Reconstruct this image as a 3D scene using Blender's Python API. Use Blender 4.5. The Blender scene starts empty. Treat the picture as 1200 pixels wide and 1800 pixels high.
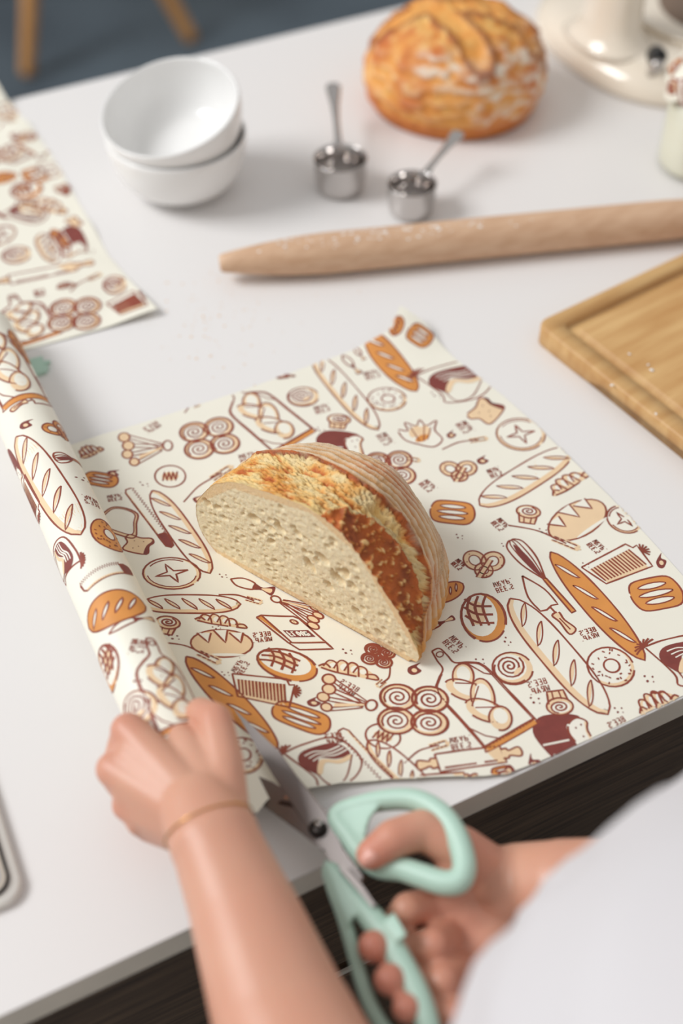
import bpy, bmesh, math, random
import numpy as np
from mathutils import Vector, Matrix, noise, geometry

S = bpy.context.scene
COL = S.collection
random.seed(7)

# ------------------------------------------------------------------ camera, world, lights
CAM = np.array([0.0, 0.0, 1.65])
PITCH, YAW, FPX = math.radians(47.0), math.radians(27.0), 2250.0
cd = bpy.data.cameras.new('camera')
cam = bpy.data.objects.new('camera', cd); COL.objects.link(cam)
cam.location = CAM
cam.rotation_euler = (math.pi / 2 - PITCH, 0, -YAW)
cd.sensor_fit = 'VERTICAL'; cd.sensor_height = 36.0; cd.sensor_width = 24.0
cd.lens = 45.0
cd.clip_start = 0.02
cd.dof.use_dof = True
cd.dof.focus_distance = 0.955
cd.dof.aperture_fstop = 2.1
S.camera = cam

S.view_settings.view_transform = 'Standard'
S.view_settings.look = 'None'
S.view_settings.gamma = 1.0
S.view_settings.use_curve_mapping = False
S.view_settings.exposure = 0.0

w = bpy.data.worlds.new('world'); S.world = w; w.use_nodes = True
w.node_tree.nodes['Background'].inputs[0].default_value = (1.0, 0.99, 0.98, 1)
w.node_tree.nodes['Background'].inputs[1].default_value = 0.53

def area_light(name, loc, target, sx, sy, power, color):
    ld = bpy.data.lights.new(name, 'AREA'); ld.shape = 'RECTANGLE'
    ld.size = sx; ld.size_y = sy; ld.energy = power; ld.color = color
    o = bpy.data.objects.new(name, ld); COL.objects.link(o)
    o.location = loc
    o.rotation_euler = (Vector(target) - Vector(loc)).to_track_quat('-Z', 'Y').to_euler()
    return o
area_light('window_daylight', (-4.0, 2.9, 5.3), (0.4, 0.75, 0.9), 3.0, 2.6, 330, (0.975, 0.988, 1.0))

# ------------------------------------------------------------------ helpers
_fw = np.array([math.sin(YAW) * math.cos(PITCH), math.cos(YAW) * math.cos(PITCH), -math.sin(PITCH)])
_rt = np.array([math.cos(YAW), -math.sin(YAW), 0.0])
_up = np.cross(_rt, _fw)
def ray(x, y): return _fw + _rt * ((x - 600) / FPX) - _up * ((y - 900) / FPX)
def T(x, y, z=0.9):                       # photo measurement -> place at height z
    d = ray(x, y); return CAM + d * ((z - CAM[2]) / d[2])
def on_plane(x, y, p0, n):
    d = ray(x, y); return CAM + d * (((p0 - CAM) @ n) / (d @ n))
def proj(p):
    q = np.asarray(p) - CAM; k = q @ _fw
    return 600 + FPX * (q @ _rt) / k, 900 - FPX * (q @ _up) / k

def lin(c):
    return tuple(((v / 255) / 12.92 if v / 255 <= 0.04045 else ((v / 255 + 0.055) / 1.055) ** 2.4) for v in c)
def unit(v): v = np.asarray(v, float); return v / np.linalg.norm(v)
def sstep(a, b, x):
    t = min(1.0, max(0.0, (x - a) / (b - a))); return t * t * (3 - 2 * t)
def fbm(x, y, z, o=3):
    s, a = 0.0, 1.0
    for _ in range(o):
        s += a * noise.noise(Vector((x, y, z))); x *= 2.03; y *= 2.03; z *= 2.03; a *= 0.5
    return s

def mat(name, rgb, rough=0.5, metal=0.0, var=0.0, vscale=20.0, rgb2=None, bump=0.0, bscale=200.0, stretch=(1, 1, 1), sss=0.0, sssr=(1, .3, .15), coat=0.0, trans=0.0, ior=1.5, attr=None, spec=0.5):
    m = bpy.data.materials.new(name); m.use_nodes = True
    nt = m.node_tree; b = nt.nodes['Principled BSDF']
    c = lin(rgb)
    b.inputs['Base Color'].default_value = (*c, 1)
    b.inputs['Roughness'].default_value = rough
    b.inputs['Metallic'].default_value = metal
    b.inputs['Coat Weight'].default_value = coat
    b.inputs['Transmission Weight'].default_value = trans
    b.inputs['IOR'].default_value = ior
    b.inputs['Specular IOR Level'].default_value = spec
    if sss:
        b.inputs['Subsurface Weight'].default_value = sss
        b.inputs['Subsurface Radius'].default_value = sssr
        b.inputs['Subsurface Scale'].default_value = 0.006
    tc = mp = None
    if var or rgb2 or bump:
        tc = nt.nodes.new('ShaderNodeTexCoord'); mp = nt.nodes.new('ShaderNodeMapping')
        mp.inputs['Scale'].default_value = stretch
        nt.links.new(tc.outputs['Object'], mp.inputs['Vector'])
    if attr:
        a = nt.nodes.new('ShaderNodeAttribute'); a.attribute_name = attr
        nt.links.new(a.outputs['Color'], b.inputs['Base Color'])
    elif var or rgb2:
        n = nt.nodes.new('ShaderNodeTexNoise'); n.inputs['Scale'].default_value = vscale; n.inputs['Detail'].default_value = 6
        nt.links.new(mp.outputs[0], n.inputs['Vector'])
        r = nt.nodes.new('ShaderNodeValToRGB')
        c2 = lin(rgb2) if rgb2 else tuple(v * (1 - var) for v in c)
        r.color_ramp.elements[0].position = 0.32; r.color_ramp.elements[1].position = 0.68
        r.color_ramp.elements[0].color = (*c2, 1); r.color_ramp.elements[1].color = (*c, 1)
        nt.links.new(n.outputs['Fac'], r.inputs[0]); nt.links.new(r.outputs[0], b.inputs['Base Color'])
    if bump:
        n2 = nt.nodes.new('ShaderNodeTexNoise'); n2.inputs['Scale'].default_value = bscale; n2.inputs['Detail'].default_value = 4
        nt.links.new(mp.outputs[0], n2.inputs['Vector'])
        bp = nt.nodes.new('ShaderNodeBump'); bp.inputs['Strength'].default_value = bump; bp.inputs['Distance'].default_value = 0.002
        nt.links.new(n2.outputs['Fac'], bp.inputs['Height']); nt.links.new(bp.outputs[0], b.inputs['Normal'])
    return m

def mk(name, verts, faces, mats, parent=None, smooth=True, midx=None, cols=None):
    me = bpy.data.meshes.new(name)
    me.from_pydata([tuple(map(float, v)) for v in verts], [], [tuple(f) for f in faces])
    if not isinstance(mats, (list, tuple)): mats = [mats]
    for m in mats: me.materials.append(m)
    if midx is not None: me.polygons.foreach_set('material_index', midx)
    me.polygons.foreach_set('use_smooth', [smooth] * len(me.polygons))
    if cols is not None:
        ca = me.color_attributes.new('Col', 'FLOAT_COLOR', 'POINT')
        ca.data.foreach_set('color', np.asarray(cols, np.float32).ravel())
    me.validate(); me.update()
    o = bpy.data.objects.new(name, me); COL.objects.link(o)
    if parent is not None:
        o.parent = parent
        o.matrix_parent_inverse = Matrix.Translation(parent.location).inverted()
    return o
def tag(o, label, cat=None, group=None, kind=None):
    if label: o['label'] = label
    if cat: o['category'] = cat
    if group: o['group'] = group
    if kind: o['kind'] = kind
    return o
def thing(name, label, cat, loc, group=None):
    o = bpy.data.objects.new(name, None); COL.objects.link(o); o.location = tuple(map(float, loc))
    o.empty_display_size = 0.03
    return tag(o, label, cat, group)

def box(name, lo, hi, m, parent=None, bevel=0.0, seg=2):
    bm = bmesh.new(); bmesh.ops.create_cube(bm, size=1)
    lo, hi = np.array(lo, float), np.array(hi, float)
    for v in bm.verts: v.co = Vector(((lo + hi) / 2 + np.array(v.co) * (hi - lo)).tolist())
    if bevel: bmesh.ops.bevel(bm, geom=bm.edges[:], offset=bevel, segments=seg, affect='EDGES', profile=0.5)
    vs = [tuple(v.co) for v in bm.verts]; fs = [[v.index for v in f.verts] for f in bm.faces]; bm.free()
    return mk(name, vs, fs, m, parent, smooth=False)

def frame_of(d, hint=(0, 0, 1)):
    d = unit(d); h = np.array(hint, float)
    if abs(d @ unit(h)) > 0.95: h = np.array([1.0, 0, 0])
    a = unit(np.cross(h, d)); return a, np.cross(d, a)
def loft(rings, cap0=True, cap1=True, closed=False):
    n = len(rings[0]); V = [p for r in rings for p in r]; Fc = []
    m = len(rings)
    for i in range(m if closed else m - 1):
        j = (i + 1) % m
        for k in range(n):
            Fc.append((i * n + k, i * n + (k + 1) % n, j * n + (k + 1) % n, j * n + k))
    if not closed:
        if cap0: Fc.append(tuple(range(n - 1, -1, -1)))
        if cap1: Fc.append(tuple((m - 1) * n + k for k in range(n)))
    return V, Fc
def lathe(profile, n=48, c=(0, 0, 0), axis=(0, 0, 1), cap0=False, cap1=False):
    a, b = frame_of(axis, (0, 1, 0)); ax = unit(axis); c = np.asarray(c, float)
    rings = [[c + ax * z + (a * math.cos(2 * math.pi * k / n) + b * math.sin(2 * math.pi * k / n)) * r for k in range(n)] for r, z in profile]
    return loft(rings, cap0, cap1)
def catmull(P, n=8, closed=False):
    P = [np.asarray(p, float) for p in P]; out = []; m = len(P)
    for i in range(m if closed else m - 1):
        if closed: p0, p1, p2, p3 = P[i - 1], P[i], P[(i + 1) % m], P[(i + 2) % m]
        else: p0, p1, p2, p3 = P[max(i - 1, 0)], P[i], P[i + 1], P[min(i + 2, m - 1)]
        for k in range(n):
            t = k / n
            out.append(0.5 * ((2 * p1) + (-p0 + p2) * t + (2 * p0 - 5 * p1 + 4 * p2 - p3) * t * t + (-p0 + 3 * p1 - 3 * p2 + p3) * t ** 3))
    if not closed: out.append(P[-1])
    return out
def tube(path, rad, n=12, closed=False, flat=None, hint=(0, 0, 1)):
    rings = []; m = len(path)
    for i, p in enumerate(path):
        d = path[(i + 1) % m] - path[i - 1] if closed else path[min(i + 1, m - 1)] - path[max(i - 1, 0)]
        a, b = frame_of(d, hint); r = rad[i] if hasattr(rad, '__len__') else rad
        f = flat or 1.0
        rings.append([p + (a * math.cos(2 * math.pi * k / n) + b * f * math.sin(2 * math.pi * k / n)) * r for k in range(n)])
    return loft(rings, closed=closed)
def cone_cap(A, B, ra, rb, n=14, wide=None, k=1.0):    # closed tapered capsule; wide/k flattens across
    A, B = np.asarray(A, float), np.asarray(B, float); d = B - A
    a, b = frame_of(d, wide if wide is not None else (0, 0, 1)); u = unit(d)
    rings = []
    for s in np.linspace(-80, -5, 5): rings.append((A + u * ra * math.sin(math.radians(s)), ra * math.cos(math.radians(s))))
    for s in np.linspace(5, 80, 5): rings.append((B + u * rb * math.sin(math.radians(s)), rb * math.cos(math.radians(s))))
    R = [[c + (a * math.cos(2 * math.pi * q / n) * k + b * math.sin(2 * math.pi * q / n)) * r for q in range(n)] for c, r in rings]
    return loft(R)
def merge(parts):
    V, Fc = [], []
    for v, f in parts:
        o = len(V); V += list(v); Fc += [tuple(i + o for i in q) for q in f]
    return V, Fc
def remeshed(name, parts, voxel, smooth_it, m, parent=None, fac=0.5, extra=None):
    V, Fc = merge(parts)
    me = bpy.data.meshes.new(name); me.from_pydata([tuple(map(float, v)) for v in V], [], Fc); me.update()
    o = bpy.data.objects.new(name, me); COL.objects.link(o)
    r = o.modifiers.new('r', 'REMESH'); r.mode = 'VOXEL'; r.voxel_size = voxel
    s = o.modifiers.new('s', 'SMOOTH'); s.factor = fac; s.iterations = smooth_it
    dg = bpy.context.evaluated_depsgraph_get(); ev = o.evaluated_get(dg)
    nm = bpy.data.meshes.new_from_object(ev)
    vs = [tuple(v.co) for v in nm.vertices]; fs = [tuple(p.vertices) for p in nm.polygons]
    bpy.data.objects.remove(o); bpy.data.meshes.remove(me); bpy.data.meshes.remove(nm)
    if m is None: return vs, fs
    return mk(name, vs, fs, m, parent)
def in_poly(x, y, poly):
    c = False; n = len(poly); j = n - 1
    for i in range(n):
        xi, yi = poly[i]; xj, yj = poly[j]
        if (yi > y) != (yj > y) and x < (xj - xi) * (y - yi) / (yj - yi) + xi: c = not c
        j = i
    return c

# ------------------------------------------------------------------ materials
M_white = mat('white_laminate', (233, 230, 228), 0.38)
M_edge = mat('grey_worktop_edge', (234, 225, 209), 0.45, var=0.08, vscale=30)
M_wood_dark = mat('dark_stained_oak', (106, 86, 68), 0.5, rgb2=(66, 52, 40), vscale=9, stretch=(1.5, 20, 40), bump=0.15, bscale=20)
M_alu = mat('brushed_aluminium', (214, 205, 192), 0.45, 0.2)
M_floor = mat('slate_concrete', (88, 101, 110), 0.65, rgb2=(64, 75, 84), vscale=2.2, bump=0.1, bscale=40)
M_wall = mat('off_white_plaster', (205, 200, 194), 0.8, var=0.05, vscale=3)
M_oak = mat('light_oak_leg', (206, 152, 90), 0.5, rgb2=(172, 120, 66), vscale=12, stretch=(6, 6, 1))
M_ceramic = mat('white_glazed_ceramic', (240, 239, 237), 0.16, coat=0.3)
M_steel = mat('polished_steel', (200, 195, 192), 0.09, 1.0)
M_blade = mat('satin_steel', (126, 119, 116), 0.33, 1.0)
M_black = mat('black_plastic', (22, 21, 22), 0.3)
M_beech = mat('pale_beech', (218, 182, 150), 0.5, rgb2=(203, 163, 130), vscale=7, stretch=(3, 22, 22))
M_flour = mat('flour_white', (240, 236, 230), 0.9)
M_cream = mat('cream_enamel', (238, 226, 208), 0.14, coat=0.6)
M_milk = mat('milk', (238, 234, 216), 0.3, sss=0.2, sssr=(1, 1, .8))
M_glass = mat('clear_glass', (250, 252, 250), 0.02, trans=1.0, ior=1.46)
M_mint = mat('mint_plastic', (182, 213, 197), 0.42)
M_wax = mat('waxed_cotton', (243, 239, 224), 0.42, var=0.035, vscale=14, bump=0.05, bscale=1400)
M_line = mat('brown_print', (150, 70, 50), 0.5, var=0.2, vscale=60)
M_orange = mat('orange_print', (224, 150, 76), 0.5, var=0.12, vscale=50)
M_tan = mat('tan_print', (241, 210, 170), 0.5, var=0.06, vscale=50)
M_dark = mat('dark_print', (134, 62, 54), 0.55, var=0.15, vscale=120)
M_under = mat('bare_cotton_print', (242, 238, 224), 0.45)
PRINT = [M_wax, M_line, M_orange, M_tan, M_dark, M_under]
M_skin = mat('skin', (219, 168, 143), 0.42, attr='Col', sss=0.25, sssr=(1, .35, .2), bump=0.06, bscale=700)
M_nail = mat('fingernail', (226, 168, 152), 0.22)
M_shirt = mat('white_shirt', (212, 209, 211), 0.85, bump=0.15, bscale=900)
M_denim = mat('dark_trousers', (48, 50, 58), 0.85, var=0.2, vscale=30)
M_hair = mat('brown_hair', (70, 46, 32), 0.5, rgb2=(45, 28, 20), vscale=40, stretch=(6, 6, 1))
M_eye = mat('eye_white', (235, 232, 228), 0.2)
M_iris = mat('iris', (70, 48, 30), 0.2)
M_lip = mat('lip', (190, 110, 100), 0.4)
M_gold = mat('gold_chain', (222, 172, 100), 0.25, 1.0)

# ------------------------------------------------------------------ setting
def quad(name, pts, m, label):
    o = mk(name, pts, [(0, 1, 2, 3)], m, smooth=False); return tag(o, label, kind='structure')
quad('wall_back', [(-4, 6, 0), (6, 6, 0), (6, 6, 3.2), (-4, 6, 3.2)], M_wall, 'plain off-white plaster wall behind the chair')
quad('floor', [(-4, -3, 0), (6, -3, 0), (6, 6, 0), (-4, 6, 0)], M_floor, 'dark slate grey concrete floor')

X0, X1, YF, YB, ZT = -0.60, 1.80, 0.354, 1.369, 0.9
# worktop
tp = thing('countertop', 'long white worktop with grey edge carrying the baking things', 'countertop', ((X0 + X1) / 2, (YF + YB) / 2, ZT - 0.026))
box('edge_band', (X0, YF, ZT - 0.026), (X1, YB, ZT - 0.0012), M_edge, tp, 0.0006, 1)
box('top_surface', (X0, YF, ZT - 0.0012), (X1, YB, ZT), M_white, tp)

def cabinet(x0, x1, label):
    c = thing('base_cabinet', label, 'cabinet', ((x0 + x1) / 2, 0.7, 0.0), 'dark oak base cabinets under the worktop')
    box('body', (x0, YF + 0.036, 0.08), (x1, YB - 0.25, ZT - 0.026), M_wood_dark, c)
    box('plinth', (x0, YF + 0.07, 0.0), (x1, YB - 0.28, 0.08), M_black, c)
    zs = [0.868, 0.698, 0.672, 0.395, 0.37, 0.09]
    for k in range(3):
        d = box('drawer_front', (x0 + 0.0015, YF + 0.016, zs[2 * k + 1]), (x1 - 0.0015, YF + 0.036, zs[2 * k]), M_wood_dark, c, 0.0008, 1)
        if k: box('handle_rail', (x0 + 0.0015, YF + 0.017, zs[2 * k] + 0.001), (x1 - 0.0015, YF + 0.0195, zs[2 * k] + 0.006), M_alu, d)
    return c
cabinet(-0.58, -0.12, 'dark oak cabinet leftmost under the worktop')
cabinet(-0.12, 0.62, 'dark oak drawer cabinet right below the scissors')
cabinet(0.62, 1.20, 'dark oak cabinet below the cutting board')
cabinet(1.20, 1.78, 'dark oak cabinet rightmost under the worktop')

# chair behind the counter
ch = thing('chair', 'chair with splayed light oak legs on the dark floor', 'chair', (0.9, 3.34, 0))
P_up = {(-1, -1): (0.676, 3.106), (1, -1): (1.119, 3.086), (-1, 1): (0.70, 3.62), (1, 1): (1.15, 3.58)}
for (sx, sy), (bx, by) in P_up.items():
    top = np.array([0.895 + sx * 0.07, 3.34 + sy * 0.07, 0.44]); bot = np.array([bx, by, 0.0])
    V, Fc = cone_cap(bot + np.array([0, 0, 0.019]), top, 0.019, 0.027, 14)
    mk('leg', V, Fc, M_oak, ch)
rings = []
for z, k in ((0.43, 0.8), (0.44, 0.97), (0.455, 1.0), (0.47, 0.96)):
    rings.append([np.array([0.9 + 0.22 * k * math.copysign(abs(math.cos(a)) ** .7, math.cos(a)), 3.34 + 0.21 * k * math.copysign(abs(math.sin(a)) ** .7, math.sin(a)), z]) for a in np.linspace(0, 2 * math.pi, 32, endpoint=False)])
V, Fc = loft(rings); mk('seat', V, Fc, M_oak, ch)
rings = []
for t in np.linspace(0, 1, 8):
    z = 0.46 + 0.36 * t; y = 3.52 + 0.07 * t; hw = 0.17 + 0.03 * math.sin(t * 3)
    rings.append([np.array([0.9 + x * hw, y - 0.03 * (1 - x * x) * 0 + s * 0.009 + 0.03 * (1 - x * x), z]) for x, s in [(q, -1) for q in np.linspace(-1, 1, 9)] + [(q, 1) for q in np.linspace(1, -1, 9)]])
V, Fc = loft(rings); mk('backrest', V, Fc, M_oak, ch)

# ------------------------------------------------------------------ printed bakery motifs (flat print laid on the cloth)
LW, TW = 0.00148, 0.0011
def A(*p): return [np.array(q, float) for q in p]
def el(cx, cy, rx, ry, a0=0, a1=360, n=None, rot=0):
    n = n or max(8, int(abs(a1 - a0) / 15))
    c, s = math.cos(math.radians(rot)), math.sin(math.radians(rot)); out = []
    for t in np.linspace(a0, a1, n + 1):
        x, y = rx * math.cos(math.radians(t)), ry * math.sin(math.radians(t))
        out.append(np.array([cx + x * c - y * s, cy + x * s + y * c]))
    return out
def leaf(cx, cy, l, w, rot): # pointed oval
    c, s = math.cos(math.radians(rot)), math.sin(math.radians(rot)); out = []
    for t in np.linspace(0, 2 * math.pi, 15):
        x = l * math.cos(t); y = w * math.sin(t) * abs(math.sin(t)) ** 0.35
        out.append(np.array([cx + x * c - y * s, cy + x * s + y * c]))
    return out
def spiral(cx, cy, r, turns, n=None, ry=None):
    n = n or int(14 * turns); ry = ry or r
    return [np.array([cx + r * t * math.cos(2 * math.pi * turns * t), cy + ry * t * math.sin(2 * math.pi * turns * t)]) for t in np.linspace(0.04, 1, n)]
def cv(*p, n=5, closed=False): return catmull(A(*p), n, closed)
# each motif: list of (kind, points); kinds l/t lines, L thick line, o/n/d/w fills
def long_oval(p=3.2, n=26):
    up = [np.array([x, (1 - abs(x) ** p) ** 0.62]) for x in np.linspace(-1, 1, n)]
    return up + [np.array([q[0], -q[1]]) for q in up[::-1]]
def cut(cx, dx, dy, th):   # slanting score mark
    t = list(np.linspace(-1, 1, 8))
    return [np.array([cx + dx * a + th * (1 - a * a), dy * a]) for a in t] + [np.array([cx + dx * a - th * (1 - a * a), dy * a]) for a in t[::-1]]
def m_baguette():
    o = [('n', long_oval()), ('w', [q * np.array([0.97, 0.8]) + np.array([0, 0.2]) for q in long_oval()]), ('l', long_oval())]
    for x in (-.7, -.36, -.02, .32, .66):
        lf = cut(x, .15, -.62 + .1 * abs(x), .055)
        o += [('n', cut(x - .012, .13, -.52, .03)), ('t', lf)]
    return o
def m_obaguette():
    o = [('o', long_oval(2.2)), ('l', long_oval(2.2))]
    for x in (-.62, -.22, .18, .56):
        lf = cut(x, .17, .42, .07)
        o += [('w', lf), ('t', lf)]
    return o
def m_board():
    out = cv((-1, -.12), (-.98, .15), (-.8, .2), (-.62, .22), (-.5, .62), (-.3, .95), (0.3, .98), (.96, 1), n=4) + cv((.96, 1), (1, .9), (1, -.9), (.95, -1), n=3) + cv((.95, -1), (.3, -.98), (-.3, -.95), (-.5, -.6), (-.62, -.25), (-.8, -.2), (-1, -.12), n=4)
    o = [('l', out), ('t', [q * .94 + np.array([-.02, .0]) for q in out[14:-10]]), ('o', A((.9, -1), (1, -.93), (1, .93), (.9, .96)))]
    o += [('l', A((.9, -.97), (.9, .96))), ('t', el(-.88, .02, .05, .12)), ('t', A((-.55, .5), (-.2, .75), (-.1, .95))), ('t', A((.5, -.95), (.75, -.7), (.9, -.4)))]
    lobes = [(-.33, .12, .2, .42, 15), (-.1, -.15, .24, .5, -25), (.15, .15, .25, .52, 25), (.38, -.1, .26, .5, -22), (.62, .1, .2, .4, 10)]
    for x, y, a, b, r in lobes: o += [('n', el(x, y, a * .95, b * .95, rot=r)), ('w', el(x - .03, y + .06, a * .68, b * .6, rot=r)), ('l', el(x, y, a, b, -60, 240, rot=r))]
    o += [('t', A((-.3, -.25), (-.1, .3))), ('t', A((-.05, .3), (.2, -.35))), ('t', A((.25, -.3), (.45, .35)))]
    return o
def m_donut(orange=False):
    o = [('o' if orange else 'n', el(0, 0, 1, 1)), ('w', el(-.04, .07, .9 if not orange else .01, .9 if not orange else .01)), ('l', el(0, 0, 1, 1, 12, 350)), ('w', el(.05, .05, .32, .32)), ('l', el(.05, .05, .34, .34))]
    rr = random.Random(3)
    for k in range(26):
        a = rr.uniform(0, 6.28); r = rr.uniform(.48, .88); t = rr.uniform(0, 3.14)
        p = np.array([r * math.cos(a), r * math.sin(a)]); d = np.array([math.cos(t), math.sin(t)]) * .06
        o.append(('t', [p - d, p + d]))
    return o
def m_pretzel(kind='n'):
    o = []
    for cx, cy, rx, ry, r in ((-.42, .15, .52, .62, 20), (.42, .15, .52, .62, -20), (0, -.45, .42, .45, 0)):
        o += [(kind, el(cx, cy, rx, ry, rot=r))]
    for cx, cy, rx, ry, r in ((-.42, .15, .52, .62, 20), (.42, .15, .52, .62, -20), (0, -.45, .42, .45, 0)):
        o += [('l', el(cx, cy, rx, ry, rot=r)), ('w', el(cx, cy, rx * .5, ry * .52, rot=r)), ('t', el(cx, cy, rx * .5, ry * .52, rot=r))]
    o += [(kind, A((-.35, -.9), (-.1, -.95), (.42, .2), (.2, .3))), ('l', A((-.35, -.9), (.2, .3))), ('l', A((-.1, -.95), (.42, .2)))]
    for x, y in ((-.7, .5), (-.8, 0), (.75, .4), (.8, -.1), (.1, -.8), (-.3, .68)): o.append(('t', A((x, y), (x + .05, y + .03))))
    return o
def m_croissant():
    o = [('n', cv((-1, -.35), (-.6, .55), (0, .8), (.55, .5), (1, -.3), (.5, -.5), (0, -.45), (-.5, -.6), n=4, closed=True))]
    for x, h in ((-.55, .55), (-.2, .8), (.15, .8), (.45, .6)):
        o += [('w', leaf(x, h * .25, .12, h * .5, 0)), ('l', cv((x - .3, -.2), (x - .18, h), (x + .08, h * .8), (x + .22, -.5), n=5))]
    return o + [('l', cv((-1, -.3), (-.8, .1), (-.6, -.2), n=4)), ('l', cv((.55, -.1), (.85, .1), (1, -.35), (.6, -.45), n=4)), ('l', cv((-.9, -.4), (-.4, -.55), (.3, -.5), n=4))]
def m_buns():
    o = []
    for x, y in ((-.5, .48), (.45, .52), (-.48, -.5), (.5, -.46)):
        o += [('n', el(x, y, .55, .54)), ('w', el(x - .05, y - .02, .4, .38))]
    for x, y in ((-.5, .48), (.45, .52), (-.48, -.5), (.5, -.46)):
        o += [('L', el(x, y, .54, .53)), ('l', spiral(x, y, .44, 2.6))]
    return o
def m_swirl():
    return [('n', el(0, 0, 1, .95)), ('w', el(-.1, .1, .82, .76)), ('l', el(0, 0, 1, .95, 20, 340)), ('l', spiral(-.1, .15, .72, 3.1)), ('l', el(-.02, -.05, .9, .82, 150, 300)), ('n', leaf(.2, -.2, .3, .12, 40))]
def m_muffin():
    b = A((-.75, -.0), (-.6, -.95), (.6, -.95), (.75, 0))
    return [('n', b), ('l', b), ('n', el(0, .2, .95, .6)), ('w', el(-.05, .25, .7, .42)), ('l', el(0, .2, .95, .62)), ('l', spiral(0, .25, .7, 2.2, ry=.45)), ('t', A((-.3, -.3), (-.25, -.9))), ('t', A((.3, -.3), (.25, -.9)))]
def m_darkloaf():
    d = cv((-.95, .35), (-.6, .95), (.2, .98), (.75, .75), (.25, .5), (.2, .1), (.35, -.4), (.3, -.95), (-.4, -.95), (-.72, -.5), n=4, closed=True)
    f = cv((.3, .5), (.62, .72), (.92, .5), (.85, .1), (1, -.9), (.35, -.95), (.36, -.4), (.22, .1), n=4, closed=True)
    o = [('d', d), ('w', f), ('n', A((.83, .5), (.92, .5), (.86, .1), (1, -.9), (.88, -.9), (.78, .1))), ('l', f), ('w', A((-.75, -.2), (.15, -.12), (.15, -.2), (-.75, -.28)))]
    for x, y in ((.5, .3), (.65, -.1), (.55, -.55), (.7, .4)): o.append(('d', el(x, y, .035, .05, n=6)))
    return o
def m_bag():
    o = [('l', cv((-.75, .55), (-.55, -.1), (-.1, -.95), (.5, -.98), (.95, -.6), (.98, .2), (.5, .95), (.2, .75), (-.72, .6), n=5))]
    for a in range(100, 260, 22):
        c, s = math.cos(math.radians(a)), math.sin(math.radians(a))
        o.append(('l', cv((-.75, .58), (-.75 + .14 * c, .58 + .2 * s), (-.75 + .25 * c + .05, .58 + .42 * s), n=3)))
    band = cv((-.45, .25), (-.25, .65), (.3, .6), (.15, .3), (.0, .0), (.35, -.3), (.55, -.75), (.1, -.85), (-.25, -.35), n=4, closed=True)
    o += [('d', band)]
    for k in (.2, .45, .7):
        o.append(('W', cv((-.42 + k * .5, .25), (-.3 + k * .45, -.1), (-.05 + k * .45, -.4), (.12 + k * .42, -.82), n=4)))
    o += [('n', cv((.2, .55), (.05, .05), (.4, -.3), (.55, -.7), (.65, -.62), (.5, -.2), (.2, .05), (.32, .5), n=4, closed=True)), ('t', cv((.2, .6), (.65, .7), (.85, .2), (.6, -.75), n=5))]
    return o
GL = {'B': [[(0, 0), (0, 1), (.6, .95), (.6, .6), (0, .52), (.7, .45), (.7, .05), (0, 0)]], 'E': [[(.7, 1), (0, 1), (0, 0), (.7, 0)], [(0, .5), (.55, .5)]], 'S': [[(.7, .9), (.1, 1), (.05, .6), (.65, .42), (.62, 0), (0, .08)]], "'": [[(.2, 1), (.2, .75)]], 'W': [[(0, 1), (.2, 0), (.42, .7), (.65, 0), (.85, 1)]], 'R': [[(0, 0), (0, 1), (.62, .95), (.62, .55), (0, .5), (.65, 0)]], 'A': [[(0, 0), (.35, 1), (.7, 0)], [(.15, .38), (.55, .38)]], 'P': [[(0, 0), (0, 1), (.65, .95), (.65, .5), (0, .45)]], '.': [[(.1, 0), (.1, .1)]], 'F': [[(.7, 1), (0, 1), (0, 0)], [(0, .52), (.5, .52)]], 'L': [[(0, 1), (0, 0), (.65, 0)]], 'O': [[(.35, 0), (0, .3), (0, .7), (.35, 1), (.7, .7), (.7, .3), (.35, 0)]], 'U': [[(0, 1), (0, .2), (.35, 0), (.7, .2), (.7, 1)]]}
def glyphs(s, x, y, w, h, kind):
    o = []; adv = w / sum(.55 if c in "'." else 1 for c in s); cx = x
    for c in s:
        for st in GL[c]: o.append((kind, [np.array([cx + p[0] * adv * .78, y + p[1] * h]) for p in st]))
        cx += adv * (.55 if c in "'." else 1)
    return o
def m_text(): return glyphs("BEE'S", -.9, .12, 1.75, .75, 'g') + glyphs("WRAP.", -.9, -.85, 1.9, .75, 'g')
def m_flour():
    b = A((-1, .9), (.35, 1), (1, -1), (-.3, -.95))
    b = A((-.95, .85), (-.6, 1), (.85, .95), (1, .8), (1, -1), (-.55, -1), (-.72, -.6))
    lab = A((-.35, .12), (.82, .12), (.82, -.28), (-.35, -.28))
    o = [('o', A((-.88, .85), (-.62, .97), (-.5, .0), (-.66, -.1))), ('l', b + [b[0]]), ('l', A((-.6, .98), (-.55, -.6))), ('t', A((-.95, .85), (-.72, -.6), (-.55, -.6))), ('n', A((-.5, -.55), (.98, -.55), (.98, -.65), (-.5, -.65))), ('l', A((-.55, -.6), (1, -.62))), ('t', A((-.72, -.6), (-.55, -1))), ('d', lab), ('l', el(.6, .62, .14, .12)), ('n', el(.6, .62, .1, .09)), ('d', el(.6, .62, .03, .03, n=6))]
    return o + glyphs('FLOUR', -.25, .05, 1.0, -.26, 'W')
def m_whisk():
    o = []
    for k in (-1, -.45, .1, .5, 1): o.append(('l' if abs(k) == 1 else 't', cv((.1, .05 * k), (-.4, .75 * k), (-.85, .8 * k), (-1, .3 * k), (-1, 0), n=5)))
    return o + [('d', leaf(-.45, -.1, .45, .3, 0)), ('o', A((.08, .14), (.98, .2), (.98, -.2), (.08, -.14))), ('l', A((.08, .14), (.98, .2), (.98, -.2), (.08, -.14), (.08, .14)))]
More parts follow.
